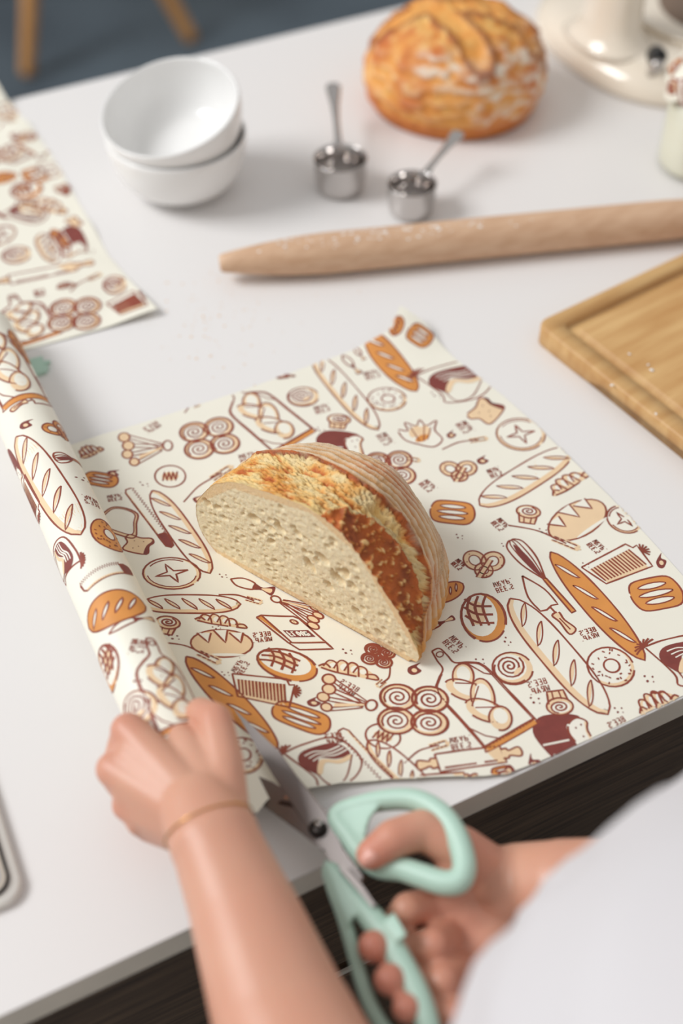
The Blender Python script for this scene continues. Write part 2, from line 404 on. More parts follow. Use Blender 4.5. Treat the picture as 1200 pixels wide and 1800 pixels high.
def m_server():
    bl = cv((-1, .2), (-.4, .85), (.15, .8), n=4) + A((.1, .3), (.15, -.3)) + cv((.1, -.8), (-.4, -.75), (-1, .2), n=4)
    return [('l', bl), ('l', A((.12, .1), (.35, .1))), ('n', cv((.35, .35), (.6, .25), (.95, .45), (1, -.3), (.6, -.2), (.35, -.3), n=4, closed=True)), ('l', cv((.35, .35), (.6, .25), (.95, .45), (1, -.3), (.6, -.2), (.35, -.3), n=4, closed=True)), ('t', A((.5, .02), (.9, .05)))]
def m_pin():
    b = A((-.62, .95), (.62, .9), (.66, -.9), (-.6, -.95), (-.62, .95))
    o = [('n', A((.3, .88), (.6, .9), (.64, -.9), (.5, -.9))), ('l', b), ('l', A((-.5, -.6), (.1, -.6))), ('l', A((.25, -.58), (.5, -.58)))]
    for s in (-1, 1):
        h = cv((s * .62, .5), (s * .72, .55), (s * .76, .3), (s * .95, .55), (s * 1.0, 0), (s * .95, -.45), (s * .76, -.25), (s * .72, -.5), (s * .62, -.45), n=4)
        o += [('n', h), ('l', h)]
    return o
def m_wheat():
    o = [('l', cv((-1, -.6), (-.3, .25), (.25, .3), (.6, .2), n=6))]
    for k, x in enumerate((.25, .42, .6, .76)):
        for s in (-1, 1): o += [('n', leaf(x + .08, .22 + s * .32, .13, .18, s * 28)), ('d', leaf(x + .05, .2 + s * .28, .085, .1, s * 28))]
    return o + [('n', leaf(.93, .18, .1, .18, 0))]
def m_star():
    st = []
    for k in range(8):
        a = math.radians(45 * k + 20); r = .62 if k % 2 == 0 else .17
        st.append(np.array([r * math.cos(a), r * math.sin(a)]))
    return [('n', el(0, 0, 1, 1)), ('w', el(-.03, .05, .9, .9)), ('l', el(0, 0, 1, 1, -30, 318)), ('t', el(0, 0, .86, .86, 190, 350)), ('t', el(0, 0, .86, .86, 60, 150)), ('l', st + [st[0]])]
def m_cookie():
    z = [np.array([-.5 + .14 * k, .42 if k % 2 else -.42]) for k in range(8)]
    return [('l', el(0, 0, 1, 1)), ('n', el(0, 0, .55, .4)), ('l', z)]
def m_sknife():
    zz = [np.array([-1 + .042 * k, .55 + (.45 if k % 2 else 0)]) for k in range(38)]
    h = A((.55, .6), (.75, .7), (.96, .45), (1, -.1), (.92, -.7), (.55, -.75), (.55, .6))
    return [('t', zz), ('l', A((-1, .6), (-1, -.3), (-.9, -.7), (.55, -.7))), ('n', A((-.95, -.45), (.5, -.45), (.5, -.7), (-.9, -.7))), ('d', h), ('l', h)]
def m_toast():
    b = cv((-.7, .9), (0, .75), (.7, .92), (.95, .5), (.75, 0), (.8, -.9), (-.75, -.85), (-.7, 0), (-.95, .5), n=4, closed=True)
    o = [('n', b), ('l', b), ('d', cv((.8, .7), (.98, .5), (.78, 0), (.84, -.85), (.6, -.9), (.58, 0), (.78, .5), n=3, closed=True))]
    return o + [('d', el(x, y, .05, .05, n=6)) for x, y in ((-.3, .3), (.1, -.2), (-.2, -.5), (.3, .4))]
def m_slice():
    b = cv((-.9, -.8), (-1, .5), (-.5, .95), (.3, .9), (.6, .2), (1, -.7), (.5, -.95), n=4, closed=True)
    return [('n', b), ('w', [q * .86 + np.array([-.05, .05]) for q in b]), ('l', b), ('t', [q * .84 + np.array([-.05, .05]) for q in b])]
def m_spoons():
    o = []
    for k, (x, y, r) in enumerate(((-.85, .7, .22), (-.7, .2, .22), (-.75, -.3, .2), (-.5, -.75, .18))):
        o += [('n', el(x, y, r, r * 1.2)), ('l', el(x, y, r, r * 1.2)), ('t', A((x + r, y + .1), (.65, .22 - .06 * k))), ('t', A((x + r, y - .1), (.6, .02 - .06 * k)))]
    return o + [('l', el(.82, .1, .18, .28)), ('n', A((-.3, -.4), (.6, .05), (.6, -.05), (-.3, -.6)))]
def m_hatch():
    b = A((-1, .75), (.55, 1), (.65, .6), (.8, .65), (.72, -.95), (-.75, -.8), (-1, .75))
    o = [('n', A((-.85, .4), (.5, .6), (.6, -.9), (-.7, -.75))), ('w', A((-.9, .7), (.5, .9), (.52, .62), (-.86, .42))), ('l', b)]
    for k in range(14): o.append(('l', A((-.8 + k * .1, .42 + k * .014), (-.7 + k * .1, -.62 - k * .006))))
    for a in range(-60, 80, 25): o.append(('l', A((.78, .2), (.78 + .24 * math.cos(math.radians(a)), .2 + .5 * math.sin(math.radians(a))))))
    return o
def m_cross():
    o = [('o', el(0, 0, 1, 1)), ('w', el(-.1, .16, .88, .8)), ('n', el(-.2, .3, .5, .45)), ('L', el(0, 0, 1, 1, 30, 290)), ('l', el(0, 0, 1, 1, 305, 380))]
    for k in (-.55, -.2, .15): o.append(('L', cv((k - .25, .85 - abs(k) * .2), (k + .05, .3), (k + .1, -.45), n=4)))
    for k in (.55, .2, -.15): o.append(('L', cv((-.92 + abs(k) * .1, k - .1), (-.4, k + .12), (.35, k - .05), n=4)))
    return o
def m_vloaf():
    e = el(0, 0, 1, 1)
    o = [('n', e), ('l', e)]
    for x in (-.55, 0, .5):
        v = A((x - .22, .95 - abs(x) * .35), (x + .12, .05), (x + .24, .98 - abs(x) * .4)); o += [('w', v), ('l', v)]
    return o + [('w', el(.1, -.82, .6, .1))]
def m_slash():
    b = cv((-1, .3), (-.75, .85), (0, .95), (.75, .85), (1, .3), (1, -.4), (.7, -.9), (0, -.95), (-.75, -.85), (-1, -.35), n=4, closed=True)
    o = [('o', b), ('l', b)]
    for y in (.48, 0, -.45):
        lf = leaf(0, y, .72 - abs(y) * .25, .17, 0); o += [('w', lf), ('t', lf)]
    return o
def m_dots(): return [('d', el(x, y, r, r, n=6)) for x, y, r in ((-.8, .2, .22), (-.1, -.5, .26), (.5, .5, .2), (.9, -.3, .15))]
def m_garlic(): return [('d', cv((-.8, -.2), (-.2, .5), (.3, .9), (.1, .3), (.9, 0), (.3, -.8), (-.5, -.8), n=4, closed=True)), ('n', el(.05, -.25, .35, .25))]
def m_puff():
    b = cv((-1, .4), (-.55, .3), (-.6, .9), (-.1, .6), (.15, 1), (.4, .55), (.95, .85), (.75, .2), (1, -.5), (.5, -.95), (-.2, -.7), (-.8, -.3), n=4, closed=True)
    o = [('w', b), ('l', b), ('n', leaf(-.2, .2, .45, .3, 60)), ('n', leaf(.25, .1, .5, .3, 80)), ('o', leaf(.05, -.3, .4, .22, 30))]
    return o + [('t', A((-.4, .6), (-.1, -.5))), ('t', A((.3, .6), (.1, -.5))), ('t', A((.6, .4), (.3, -.4)))]
def m_spread():
    return [('l', cv((-1, .2), (-.5, .8), (.1, .5), (.1, -.4), (-.6, -.5), (-1, .2), n=5)), ('d', cv((.1, .5), (.5, .2), (1, .7), (1, -.6), (.5, -.2), (.1, -.4), n=4, closed=True)), ('n', cv((.5, .1), (.9, .3), (.9, -.3), (.5, -.08), n=4, closed=True))]
MOT = dict(baguette=m_baguette, obaguette=m_obaguette, board=m_board, donut=m_donut, odonut=lambda: m_donut(True), pretzel=m_pretzel, opretzel=lambda: m_pretzel('o'), croissant=m_croissant, buns=m_buns, swirl=m_swirl, muffin=m_muffin, darkloaf=m_darkloaf, bag=m_bag, text=m_text, flour=m_flour, whisk=m_whisk, server=m_server, pin=m_pin, wheat=m_wheat, star=m_star, cookie=m_cookie, sknife=m_sknife, toast=m_toast, slice=m_slice, spoons=m_spoons, hatch=m_hatch, cross=m_cross, vloaf=m_vloaf, slash=m_slash, dots=m_dots, garlic=m_garlic, puff=m_puff, spread=m_spread)
MID = {'l': 1, 'L': 1, 't': 1, 'g': 1, 'o': 2, 'n': 3, 'd': 4, 'w': 5, 'W': 5}

class Print:
    """collects flat print as thin polygons in cloth coordinates; to3d(u, v, lift) puts them on the cloth"""
    def __init__(s, to3d, inside=None, lw=1.0, seg=0.0036, lay=0.000012): s.seg = seg; s.lay = lay; s.f = to3d; s.inside = inside; s.V = []; s.F = []; s.I = []; s.lw = lw
    def put(s, name, p0, p1, hw, flip=1, shear=0.0):
        p0, p1 = np.asarray(p0[:2], float), np.asarray(p1[:2], float)
        c = (p0 + p1) / 2; ax = (p1 - p0) / 2; ay = unit([-ax[1], ax[0]]) * hw * flip
        for lay, (kind, pts) in enumerate(MOT[name]()):
            P = [c + ax * (q[0] + shear * q[1]) + ay * q[1] for q in pts]
            h = 0.00008 + lay * s.lay
            if kind in 'lLtgW': s.line(P, {'l': LW, 'L': LW * 1.35, 't': TW, 'g': TW * .9, 'W': TW * .9}[kind] * s.lw, MID[kind], h + s.lay)
            else: s.fill(P, MID[kind], h)
    def line(s, P, w, mi, h):
        Q = [P[0]]
        for p in P[1:]:
            d = np.linalg.norm(p - Q[-1])
            if d < 1e-6: continue
            k = max(1, int(d / (s.seg * .7)))
            b = Q[-1]
            for i in range(1, k + 1): Q.append(b + (p - b) * i / k)
        if len(Q) < 2: return
        n = len(Q); o = len(s.V); ok = []
        for i, q in enumerate(Q):
            t = unit(Q[min(i + 1, n - 1)] - Q[max(i - 1, 0)]); m = np.array([-t[1], t[0]])
            ww = w * (0.5 + 0.13 * noise.noise(Vector((q[0] * 90, q[1] * 90, 1.7))))
            s.V.append(s.f(*(q + m * ww), h)); s.V.append(s.f(*(q - m * ww), h))
            ok.append(s.inside is None or s.inside(q[0], q[1]))
        for i in range(n - 1):
            if ok[i] and ok[i + 1]:
                s.F.append((o + 2 * i, o + 2 * i + 1, o + 2 * i + 3, o + 2 * i + 2)); s.I.append(mi)
    def fill(s, P, mi, h):
        if np.linalg.norm(P[0] - P[-1]) < 1e-7: P = P[:-1]
        bm = bmesh.new(); vs = [bm.verts.new((q[0], q[1], 0)) for q in P]
        try: f = bm.faces.new(vs)
        except ValueError: bm.free(); return
        bmesh.ops.triangulate(bm, faces=[f])
        for _ in range(6):
            E = [e for e in bm.edges if e.calc_length() > s.seg]
            if not E: break
            bmesh.ops.subdivide_edges(bm, edges=E, cuts=1)
            bmesh.ops.triangulate(bm, faces=bm.faces[:])
        bm.verts.index_update(); o = len(s.V)
        for v in bm.verts: s.V.append(s.f(v.co.x, v.co.y, h))
        for f in bm.faces:
            c = f.calc_center_median()
            if s.inside is None or s.inside(c.x, c.y):
                s.F.append(tuple(o + v.index for v in f.verts)); s.I.append(mi)
        bm.free()

def cloth_mesh(outline, step, to3d, coarse=None):
    """triangulated sheet inside an outline (cloth coordinates)"""
    pts = [Vector((p[0], p[1])) for p in outline]; n = len(pts)
    edges = [(i, (i + 1) % n) for i in range(n)]
    xs = [p[0] for p in outline]; ys = [p[1] for p in outline]
    nx = int((max(xs) - min(xs)) / step); ny = int((max(ys) - min(ys)) / step)
    for i in range(nx + 1):
        for j in range(ny + 1):
            x = min(xs) + (i + (.5 if j % 2 else 0)) * step; y = min(ys) + j * step
            if in_poly(x, y, coarse or outline): pts.append(Vector((x, y)))
    r = geometry.delaunay_2d_cdt(pts, edges, [], 1, 1e-6)
    return [to3d(v.x, v.y, 0.0) for v in r[0]], [tuple(f) for f in r[2]]
def densify(P, step):
    out = []
    for i in range(len(P)):
        a, b = np.asarray(P[i]), np.asarray(P[(i + 1) % len(P)]); k = max(1, int(np.linalg.norm(b - a) / step))
        for j in range(k): out.append(a + (b - a) * j / k)
    return out
def cloth_object(name, sheets, prints, thick, parent=None):
    V, Fc = merge(sheets); I = [0] * len(Fc)
    # underside, so the cloth has a thickness
    for p in prints:
        o = len(V); V += p.V; Fc += [tuple(i + o for i in f) for f in p.F]; I += p.I
    ob = mk(name, V, Fc, PRINT, parent, True, I)
    return ob

# roll axis (far end resting on the counter, near end lifted by the hand)
RA, RB, RR = T(-24, 588, 0.9245), T(346, 1388, 0.951), 0.0238
RD = unit(RB - RA); RL = np.linalg.norm(RB - RA)
def axis_at_y(y): return RA + RD * ((y - RA[1]) / RD[1])

def sheet_z(x, y):
    z = 0.9006
    ax = axis_at_y(min(max(y, 0.38), 0.95)); zb = ax[2] - RR
    t = (x - ax[0]) / 0.125
    z += max(0.0, zb - 0.9006) * (1 - sstep(0, 1, t))
    # far corner curling up
    cx, cy = T(700, 556)[:2]
    d = math.hypot(x - cx, y - cy); z += 0.017 * (1 - sstep(0.0, 0.085, d)) ** 1.6
    # slack along the far and right sides
    z += 0.0016 * max(0, fbm(x * 9, y * 9, 3.1, 2)) * sstep(0.25, 0.5, x)
    # cut edge lifting off the counter
    z += 0.004 * math.exp(-((x - 0.26) / 0.06) ** 2) * (1 - sstep(0.385, 0.43, y))
    return z
def sheet3(u, v, h): return np.array([u, v, sheet_z(u, v) + h])

def px2(pts, z=0.9006): return [T(x, y, z)[:2] for x, y in pts]
near_l = [T(452, 1432, 0.921)[:2], T(470, 1408, 0.919)[:2], T(505, 1393, 0.914)[:2], T(545, 1386, 0.91)[:2], T(600, 1377, 0.905)[:2], T(680, 1371, 0.903)[:2], T(780, 1371)[:2], T(850, 1369)[:2], T(893, 1362)[:2]]
front = [np.array([0.33, YF + 0.0015]), np.array([0.40, YF + 0.0012]), np.array([0.452, YF + 0.0012]), np.array([0.512, YF + 0.0015])]
right = px2([(1290, 1120), (1235, 1048), (1200, 1012), (1140, 945), (1070, 872), (1003, 808), (942, 748), (887, 698), (803, 633), (748, 583)])
tip = [T(703, 541, 0.915)[:2]]
far = [T(688, 580, 0.908)[:2]] + px2([(670, 598), (557, 638), (433, 684), (300, 727), (180, 770), (120, 795)])
xl = axis_at_y(far[-1][1])[0]
outline = near_l + front + right + tip + far + [np.array([xl, far[-1][1] + 0.012])] + [np.array([axis_at_y(y)[0], y]) for y in np.linspace(0.75, 0.415, 6)]
OUT_C = [tuple(p) for p in outline]
outline = densify(outline, 0.006)
OUT_T = [tuple(p) for p in outline]
sv, sf = cloth_mesh(OUT_T, 0.006, sheet3, OUT_C)
pr = Print(sheet3, lambda x, y: in_poly(x, y, OUT_C))
def sp(x, y): # photo point on the sheet
    z = 0.9006
    for _ in range(4): p = T(x, y, z); z = sheet_z(p[0], p[1])
    return p
LAY = [
 ('croissant', (140, 802), (178, 786), 1.0, 1), ('spoons', (212, 790), (303, 786), 2.2, 1), ('buns', (322, 778), (414, 762), 2.2, 1),
 ('text', (280, 744), (252, 760), .5, 1), ('text', (420, 808), (456, 798), .6, -1), ('text', (188, 877), (218, 872), .45, -1),
 ('slash', (148, 838), (206, 848), .85, 1), ('cookie', (272, 838), (326, 836), 1.3, 1), ('wheat', (316, 877), (411, 821), .8, 1),
 ('spread', (420, 838), (343, 880), .55, 1), ('sknife', (224, 860), (302, 962), .5, 1), ('baguette', (268, 862), (369, 1008), 1.0, -1),
 ('slice', (182, 905), (250, 930), 1.5, 1), ('toast', (216, 952), (268, 962), 1.0, 1), ('star', (251, 1008), (352, 1008), 1.7, 1),
 ('baguette', (246, 1063), (423, 1062), .95, 1), ('muffin', (272, 1094), (316, 1102), 1.0, 1), ('croissant', (343, 1085), (434, 1100), .7, 1),
 ('vloaf', (335, 1131), (444, 1131), 1.35, 1), ('wheat', (387, 1040), (460, 1062), .6, 1), ('dots', (294, 1118), (316, 1122), .35, 1),
 ('dots', (372, 1103), (388, 1103), .25, 1), ('dots', (388, 1182), (404, 1186), .3, 1), ('wheat', (287, 1122), (386, 1168), .75, 1),
 ('obaguette', (327, 1154), (488, 1316), 1.0, 1), ('text', (478, 1118), (440, 1122), .55, -1), ('text', (414, 1184), (432, 1158), .5, -1),
 ('cross', (453, 1152), (556, 1184), 1.35, 1), ('hatch', (405, 1202), (528, 1222), 1.3, 1), ('slash', (481, 1244), (578, 1278), 1.05, 1),
 ('flour', (476, 1111), (552, 1111), 1.6, 1), ('spread', (404, 1020), (480, 1040), .7, 1), ('spoons', (566, 1092), (478, 1048), 1.0, 1),
 ('croissant', (561, 1166), (666, 1190), .8, 1), ('wheat', (692, 1178), (660, 1206), .6, 1), ('spoons', (560, 1212), (660, 1246), 1.6, 1),
 ('garlic', (537, 1230), (566, 1236), .55, 1), ('buns', (668, 1243), (786, 1254), 2.05, 1), ('text', (628, 1218), (590, 1198), .5, -1),
 ('text', (602, 1296), (566, 1300), .5, -1), ('cookie', (644, 1284), (702, 1304), 1.0, 1), ('sknife', (600, 1282), (720, 1412), .5, -1),
 ('baguette', (647, 1302), (765, 1410), .9, 1), ('bag', (502, 1296), (622, 1366), 2.1, -1), ('wheat', (706, 1334), (790, 1308), .7, 1),
 ('pin', (732, 1347), (917, 1321), .75, 1), ('garlic', (716, 1170), (742, 1180), .7, 1), ('buns', (640, 1146), (690, 1160), .9, 1),
 ('board', (764, 1142), (902, 1296), 2.25, 1), ('text', (786, 1122), (812, 1146), .65, -1), ('text', (964, 1202), (924, 1212), .65, -1),
 ('text', (790, 1308), (832, 1302), .6, -1), ('text', (1102, 1268), (1068, 1284), .6, -1), ('swirl', (866, 1180), (935, 1170), 1.5, 1),
 ('muffin', (1006, 1234), (958, 1240), 1.15, 1), ('darkloaf', (938, 1302), (1042, 1288), 1.9, 1), ('baguette', (896, 1052), (1068, 1256), 1.35, 1),
 ('donut', (1032, 1172), (1114, 1172), 1.75, 1), ('bag', (1140, 1108), (1262, 1196), 2.5, -1), ('croissant', (1120, 1248), (1192, 1222), 1.1, 1),
 ('slash', (757, 897), (833, 904), 1.3, 1), ('pretzel', (812, 988), (888, 992), 1.6, 1), ('cross', (843, 1044), (856, 1128), 1.65, -1),
 ('whisk', (898, 950), (1009, 1077), .95, 1), ('server', (914, 1014), (1006, 1112), .95, 1), ('obaguette', (967, 970), (1133, 1161), 1.1, 1),
 ('hatch', (1036, 1014), (1142, 968), 1.45, 1), ('slash', (1111, 1052), (1194, 1034), 1.6, 1), ('vloaf', (970, 944), (1058, 884), 1.6, 1),
 ('muffin', (906, 900), (950, 906), 1.1, 1), ('wheat', (897, 917), (1018, 968), .75, 1), ('text', (870, 914), (890, 932), .6, 1),
 ('text', (868, 1034), (904, 1024), .6, 1), ('text', (1038, 952), (1060, 972), .6, 1), ('text', (1050, 1110), (1016, 1120), .55, -1),
 ('star', (1070, 920), (1124, 906), 1.5, 1), ('garlic', (1150, 985), (1172, 986), .9, 1), ('obaguette', (760, 1056), (813, 1026), .8, 1),
 ('spread', (740, 1110), (797, 1086), .4, 1), ('bag', (738, 636), (846, 694), 2.9, -1), ('toast', (838, 742), (868, 704), 1.3, 1),
 ('star', (872, 762), (958, 764), 1.95, 1), ('baguette', (843, 889), (1004, 788), 1.35, 1), ('croissant', (967, 868), (1034, 828), 1.0, 1),
 ('puff', (702, 766), (774, 760), 1.75, 1), ('garlic', (783, 762), (803, 764), .6, 1), ('garlic', (836, 806), (860, 810), .65, 1),
 ('wheat', (775, 785), (858, 772), .6, 1), ('pretzel', (772, 828), (840, 826), 1.4, 1), ('text', (808, 742), (828, 762), .6, 1),
 ('text', (858, 834), (882, 826), .6, 1), ('text', (742, 846), (764, 864), .55, 1), ('obaguette', (690, 588), (704, 555), .6, 1),
 ('slash', (720, 576), (756, 602), 1.1, 1), ('obaguette', (643, 580), (732, 688), 1.25, 1), ('donut', (646, 701), (714, 703), 1.5, 1),
 ('baguette', (550, 622), (664, 756), 1.1, 1), ('board', (398, 676), (520, 778), 2.2, 1), ('swirl', (505, 699), (560, 696), 1.3, 1),
 ('muffin', (574, 738), (616, 742), 1.0, 1), ('darkloaf', (552, 780), (640, 784), 1.7, 1), ('text', (552, 722), (582, 714), .55, 1),
 ('text', (640, 662), (670, 654), .6, 1), ('text', (668, 762), (688, 784), .55, 1), ('spread', (600, 625), (632, 656), .5, 1),
 ('spread', (622, 612), (640, 632), .35, 1), ('buns', (645, 826), (726, 822), 1.9, 1), ('wheat', (665, 798), (738, 812), .6, 1),
 ('croissant', (486, 664), (518, 660), .3, 1), ('garlic', (190, 826), (210, 836), .6, 1), ('wheat', (322, 722), (352, 712), .5, 1),
 ('dots', (244, 848), (262, 854), .3, 1), ('dots', (556, 752), (572, 760), .3, 1), ('dots', (756, 690), (776, 698), .35, 1), ('dots', (946, 930), (962, 936), .35, 1),
 ('dots', (930, 1228), (950, 1234), .45, 1), ('dots', (1078, 1246), (1096, 1250), .4, 1), ('dots', (886, 1120), (896, 1134), .35, 1), ('dots', (834, 1160), (852, 1164), .4, 1),
 ('dots', (600, 1142), (620, 1148), .35, 1), ('dots', (752, 1214), (766, 1218), .35, 1), ('dots', (1130, 1190), (1150, 1196), .5, 1), ('dots', (800, 940), (814, 946), .35, 1),
 ('dots', (880, 956), (892, 960), .3, 1), ('dots', (1022, 990), (1036, 996), .3, 1), ('toast', (1146, 1232), (1174, 1228), .7, 1), ('donut', (392, 1326), (462, 1330), 1.5, 1),
 ('spread', (800, 1400), (900, 1352), .6, 1), ('pin', (716, 1376), (840, 1366), .5, 1), ('slash', (866, 1364), (900, 1356), .6, 1), ('garlic', (924, 1344), (950, 1336), .8, 1),
 ('dots', (700, 1268), (716, 1276), .4, 1), ('garlic', (470, 1402), (500, 1392), 1.0, 1), ('text', (560, 1010), (588, 1022), .5, -1), ('dots', (384, 1010), (400, 1014), .3, 1),
 ('text', (798, 986), (816, 1000), .5, -1)]
for nm, a, b, hw, fl in LAY: pr.put(nm, sp(*a), sp(*b), hw / 100, -1 if nm == 'text' else fl, -0.85 if nm == 'flour' else 0.0)

# the roll: cloth coordinates s along the axis from the far end, a arc length round it (a = 0 on top, growing towards the sheet)
_e1 = unit(np.cross(RD, (0, 0, 1))); _e1 = _e1 if _e1[0] > 0 else -_e1
_e2 = np.cross(_e1, RD); _e2 = _e2 if _e2[2] > 0 else -_e2
def roll3(s, a, h):
    t = a / RR; return RA + RD * s + (_e1 * math.sin(t) + _e2 * math.cos(t)) * (RR + h)
def rp(x, y): # photo point on the roll -> (s, a); outside its outline: the nearest rim
    d = ray(x, y); o = CAM - RA
    dp = d - RD * (d @ RD); op = o - RD * (o @ RD)
    a_, b_, c_ = dp @ dp, 2 * dp @ op, op @ op - RR ** 2
    D = b_ * b_ - 4 * a_ * c_
    t = (-b_ - math.sqrt(max(D, 0))) / (2 * a_)
    p = o + d * t; s = p @ RD; q = p - RD * s
    return np.array([s, RR * math.atan2(q @ _e1, q @ _e2)])
RS0, RS1 = -0.004, RL + 0.03
rings = []
for s in np.linspace(RS0, RS1, 60): rings.append([roll3(s, a * RR, 0) for a in np.linspace(0, 2 * math.pi, 72, endpoint=False)])
rv, rf = loft(rings, False, False)
# inner windings at the ends
inner = []
for s0 in (RS0 + 0.001, RS1 - 0.001):
    for r in np.linspace(0.0085, RR - 0.0012, 7):
        v, f = [], []
        for k, a in enumerate(np.linspace(0, 2 * math.pi, 40)):
            for dz in (0, 0.02):
                s = s0 + (dz if s0 < 0.1 else -dz); v.append(RA + RD * s + (_e1 * math.sin(a) + _e2 * math.cos(a)) * r)
            if k: f.append((2 * k - 2, 2 * k - 1, 2 * k + 1, 2 * k))
        inner.append((v, f))
rp_ = Print(roll3, lambda s, a: RS0 < s < RS1, 1.0, 0.0024, 0.000016)
RLAY = [('board', (-40, 560), (48, 700), 2.2, 1), ('server', (98, 712), (20, 722), .7, 1), ('garlic', (36, 742), (58, 748), .7, 1), ('opretzel', (84, 762), (128, 752), 1.3, 1),
 ('whisk', (96, 806), (150, 818), .8, 1), ('dots', (132, 840), (154, 846), .4, 1), ('text', (174, 889), (142, 876), .6, 1), ('baguette', (28, 768), (142, 940), 1.35, 1),
 ('odonut', (160, 935), (214, 958), 1.8, 1), ('bag', (152, 962), (92, 1010), 1.8, 1), ('sknife', (146, 1036), (230, 1004), .7, 1), ('obaguette', (156, 1104), (256, 1066), 1.5, 1),
 ('spread', (192, 1116), (270, 1090), .4, 1), ('cross', (176, 1140), (200, 1212), 1.4, 1), ('text', (246, 1124), (236, 1152), .6, 1), ('dots', (236, 1186), (246, 1204), .4, 1),
 ('board', (262, 1122), (330, 1278), 1.9, 1), ('swirl', (218, 1252), (276, 1248), 1.4, 1), ('obaguette', (18, 580), (52, 640), .8, 1), ('text', (60, 660), (84, 690), .4, 1),
 ('hatch', (40, 850), (70, 920), 1.2, 1), ('darkloaf', (10, 800), (40, 850), 1.0, 1), ('dots', (20, 572), (34, 584), .4, 1), ('baguette', (384, 1380), (440, 1428), .9, 1), ('swirl', (394, 1396), (430, 1404), .9, 1),
 ('dots', (66, 694), (92, 708), .5, 1)]
for nm, a, b, hw, fl in RLAY: rp_.put(nm, rp(*a), rp(*b), hw / 100, fl)
wr = thing('wrap_roll', 'printed wax cotton wrap unrolled under the cut bread, its roll held by the left hand', 'food wrap', (0.3, 0.6, 0.9006))
cloth_object('sheet', [(sv, sf)], [pr], 0.0003, wr)
tag(cloth_object('roll', [(rv, rf)] + inner, [rp_], 0.0003, wr), 'tight roll of printed wrap')

# second sheet at the upper left
L_out = [T(278, 554)[:2], T(182, 580)[:2], T(60, 612)[:2], T(-70, 645)[:2], np.array([0.02, 1.36]), np.array([0.02, 1.395])]
L_out += [np.array([0.262, 1.395])] + px2([(50, 216), (90, 272), (128, 338), (165, 402), (190, 448), (222, 486)])
L_C = [tuple(p) for p in L_out]; L_out = densify(L_out, 0.008); L_T = [tuple(p) for p in L_out]
def left_z(x, y):
    z = 0.9006 + 0.003 * max(0, fbm(x * 14, y * 14, 8.3, 2))
    z += 0.024 * sstep(1.345, 1.4, y)
    cx, cy = T(278, 554)[:2]; z += 0.007 * (1 - sstep(0, 0.06, math.hypot(x - cx, y - cy)))
    return z
def left3(u, v, h): return np.array([u, v, left_z(u, v) + h])
lv, lf = cloth_mesh(L_T, 0.008, left3, L_C)
pl = Print(left3, lambda x, y: in_poly(x, y, L_C), 1.2, 0.006, 0.00002)
def lp(x, y): return T(x, y)[:2]
LL = [('buns', (88, 556), (176, 554), 2.3), ('pin', (-20, 500), (165, 464), .8), ('board', (20, 520), (66, 600), 2.3), ('swirl', (4, 452), (54, 446), 1.5), ('baguette', (72, 412), (100, 462), 1.0),
 ('obaguette', (92, 404), (120, 452), .7), ('darkloaf', (112, 400), (140, 450), 1.4), ('wheat', (120, 512), (180, 484), .7), ('swirl', (182, 506), (222, 500), 1.6), ('hatch', (196, 548), (258, 528), 1.6),
 ('text', (60, 518), (82, 514), .6), ('croissant', (100, 508), (134, 502), .6), ('bag', (10, 392), (70, 362), 2.4), ('croissant', (40, 356), (120, 372), 1.6), ('cross', (20, 340), (74, 330), 1.6),
 ('board', (-10, 290), (44, 262), 1.8), ('slash', (44, 316), (80, 304), 1.6), ('donut', (70, 290), (106, 310), 1.4), ('pretzel', (100, 340), (124, 332), 1.2), ('vloaf', (-8, 280), (34, 268), 1.6),
 ('text', (20, 244), (36, 240), .8), ('wheat', (-6, 224), (30, 210), 1.0), ('baguette', (-10, 205), (36, 190), 1.2), ('star', (-20, 410), (22, 420), 1.8), ('toast', (120, 396), (140, 388), 1.0), ('star', (0, 560), (-60, 580), 2.0),
 ('spread', (66, 282), (86, 268), .5), ('muffin', (40, 236), (56, 250), 1.2), ('obaguette', (-30, 320), (30, 310), 1.0), ('dots', (150, 440), (166, 446), .5)]
for nm, a, b, hw in LL: pl.put(nm, lp(*a), lp(*b), hw / 100, 1)
_k = ['star', 'donut', 'baguette', 'swirl', 'obaguette', 'pretzel', 'croissant', 'toast', 'board', 'cross']
for i in range(3):
    for j in range(8): pl.put(_k[(i * 3 + j) % 10], (0.03 + i * .045, 0.98 + j * .05), (0.06 + i * .045, 0.995 + j * .05), .012, 1)
tag(cloth_object('wrap_sheet', [(lv, lf)], [pl], 0.0003), 'cut sheet of printed wrap at the upper left, left of the bowls', 'food wrap')

# ------------------------------------------------------------------ the cut bread
M_crust = mat('bread_crust', (200, 140, 70), 0.6, attr='Col', bump=0.35, bscale=900)
M_crumb = mat('bread_crumb', (225, 205, 165), 0.85, attr='Col', bump=0.3, bscale=600, sss=0.15, sssr=(1, .7, .4))
BA, BB = T(385, 978), T(710, 1160)
BU = unit(BB - BA); BN = np.array([-BU[1], BU[0], 0.0])
BP = BA + np.array([0, 0, 0.0012])
prof = [(0.0, 0.0), (-0.012, 0.011), (-0.018, 0.024), (-0.019, 0.038), (-0.014, 0.056), (0.001, 0.078), (0.021, 0.0935), (0.044, 0.1), (0.068, 0.105), (0.09, 0.1075), (0.11, 0.103), (0.127, 0.09), (0.146, 0.0705), (0.165, 0.0475), (0.1765, 0.029), (0.181, 0.015), (0.179, 0.005), (0.172, 0.0)]
PF = catmull(prof, 14)
acc = [0]
for i in range(1, len(PF)): acc.append(acc[-1] + np.linalg.norm(PF[i] - PF[i - 1]))
acc = np.array(acc) / acc[-1]; PF = np.array(PF)
NP, ND = 340, 190
DEP = 0.105
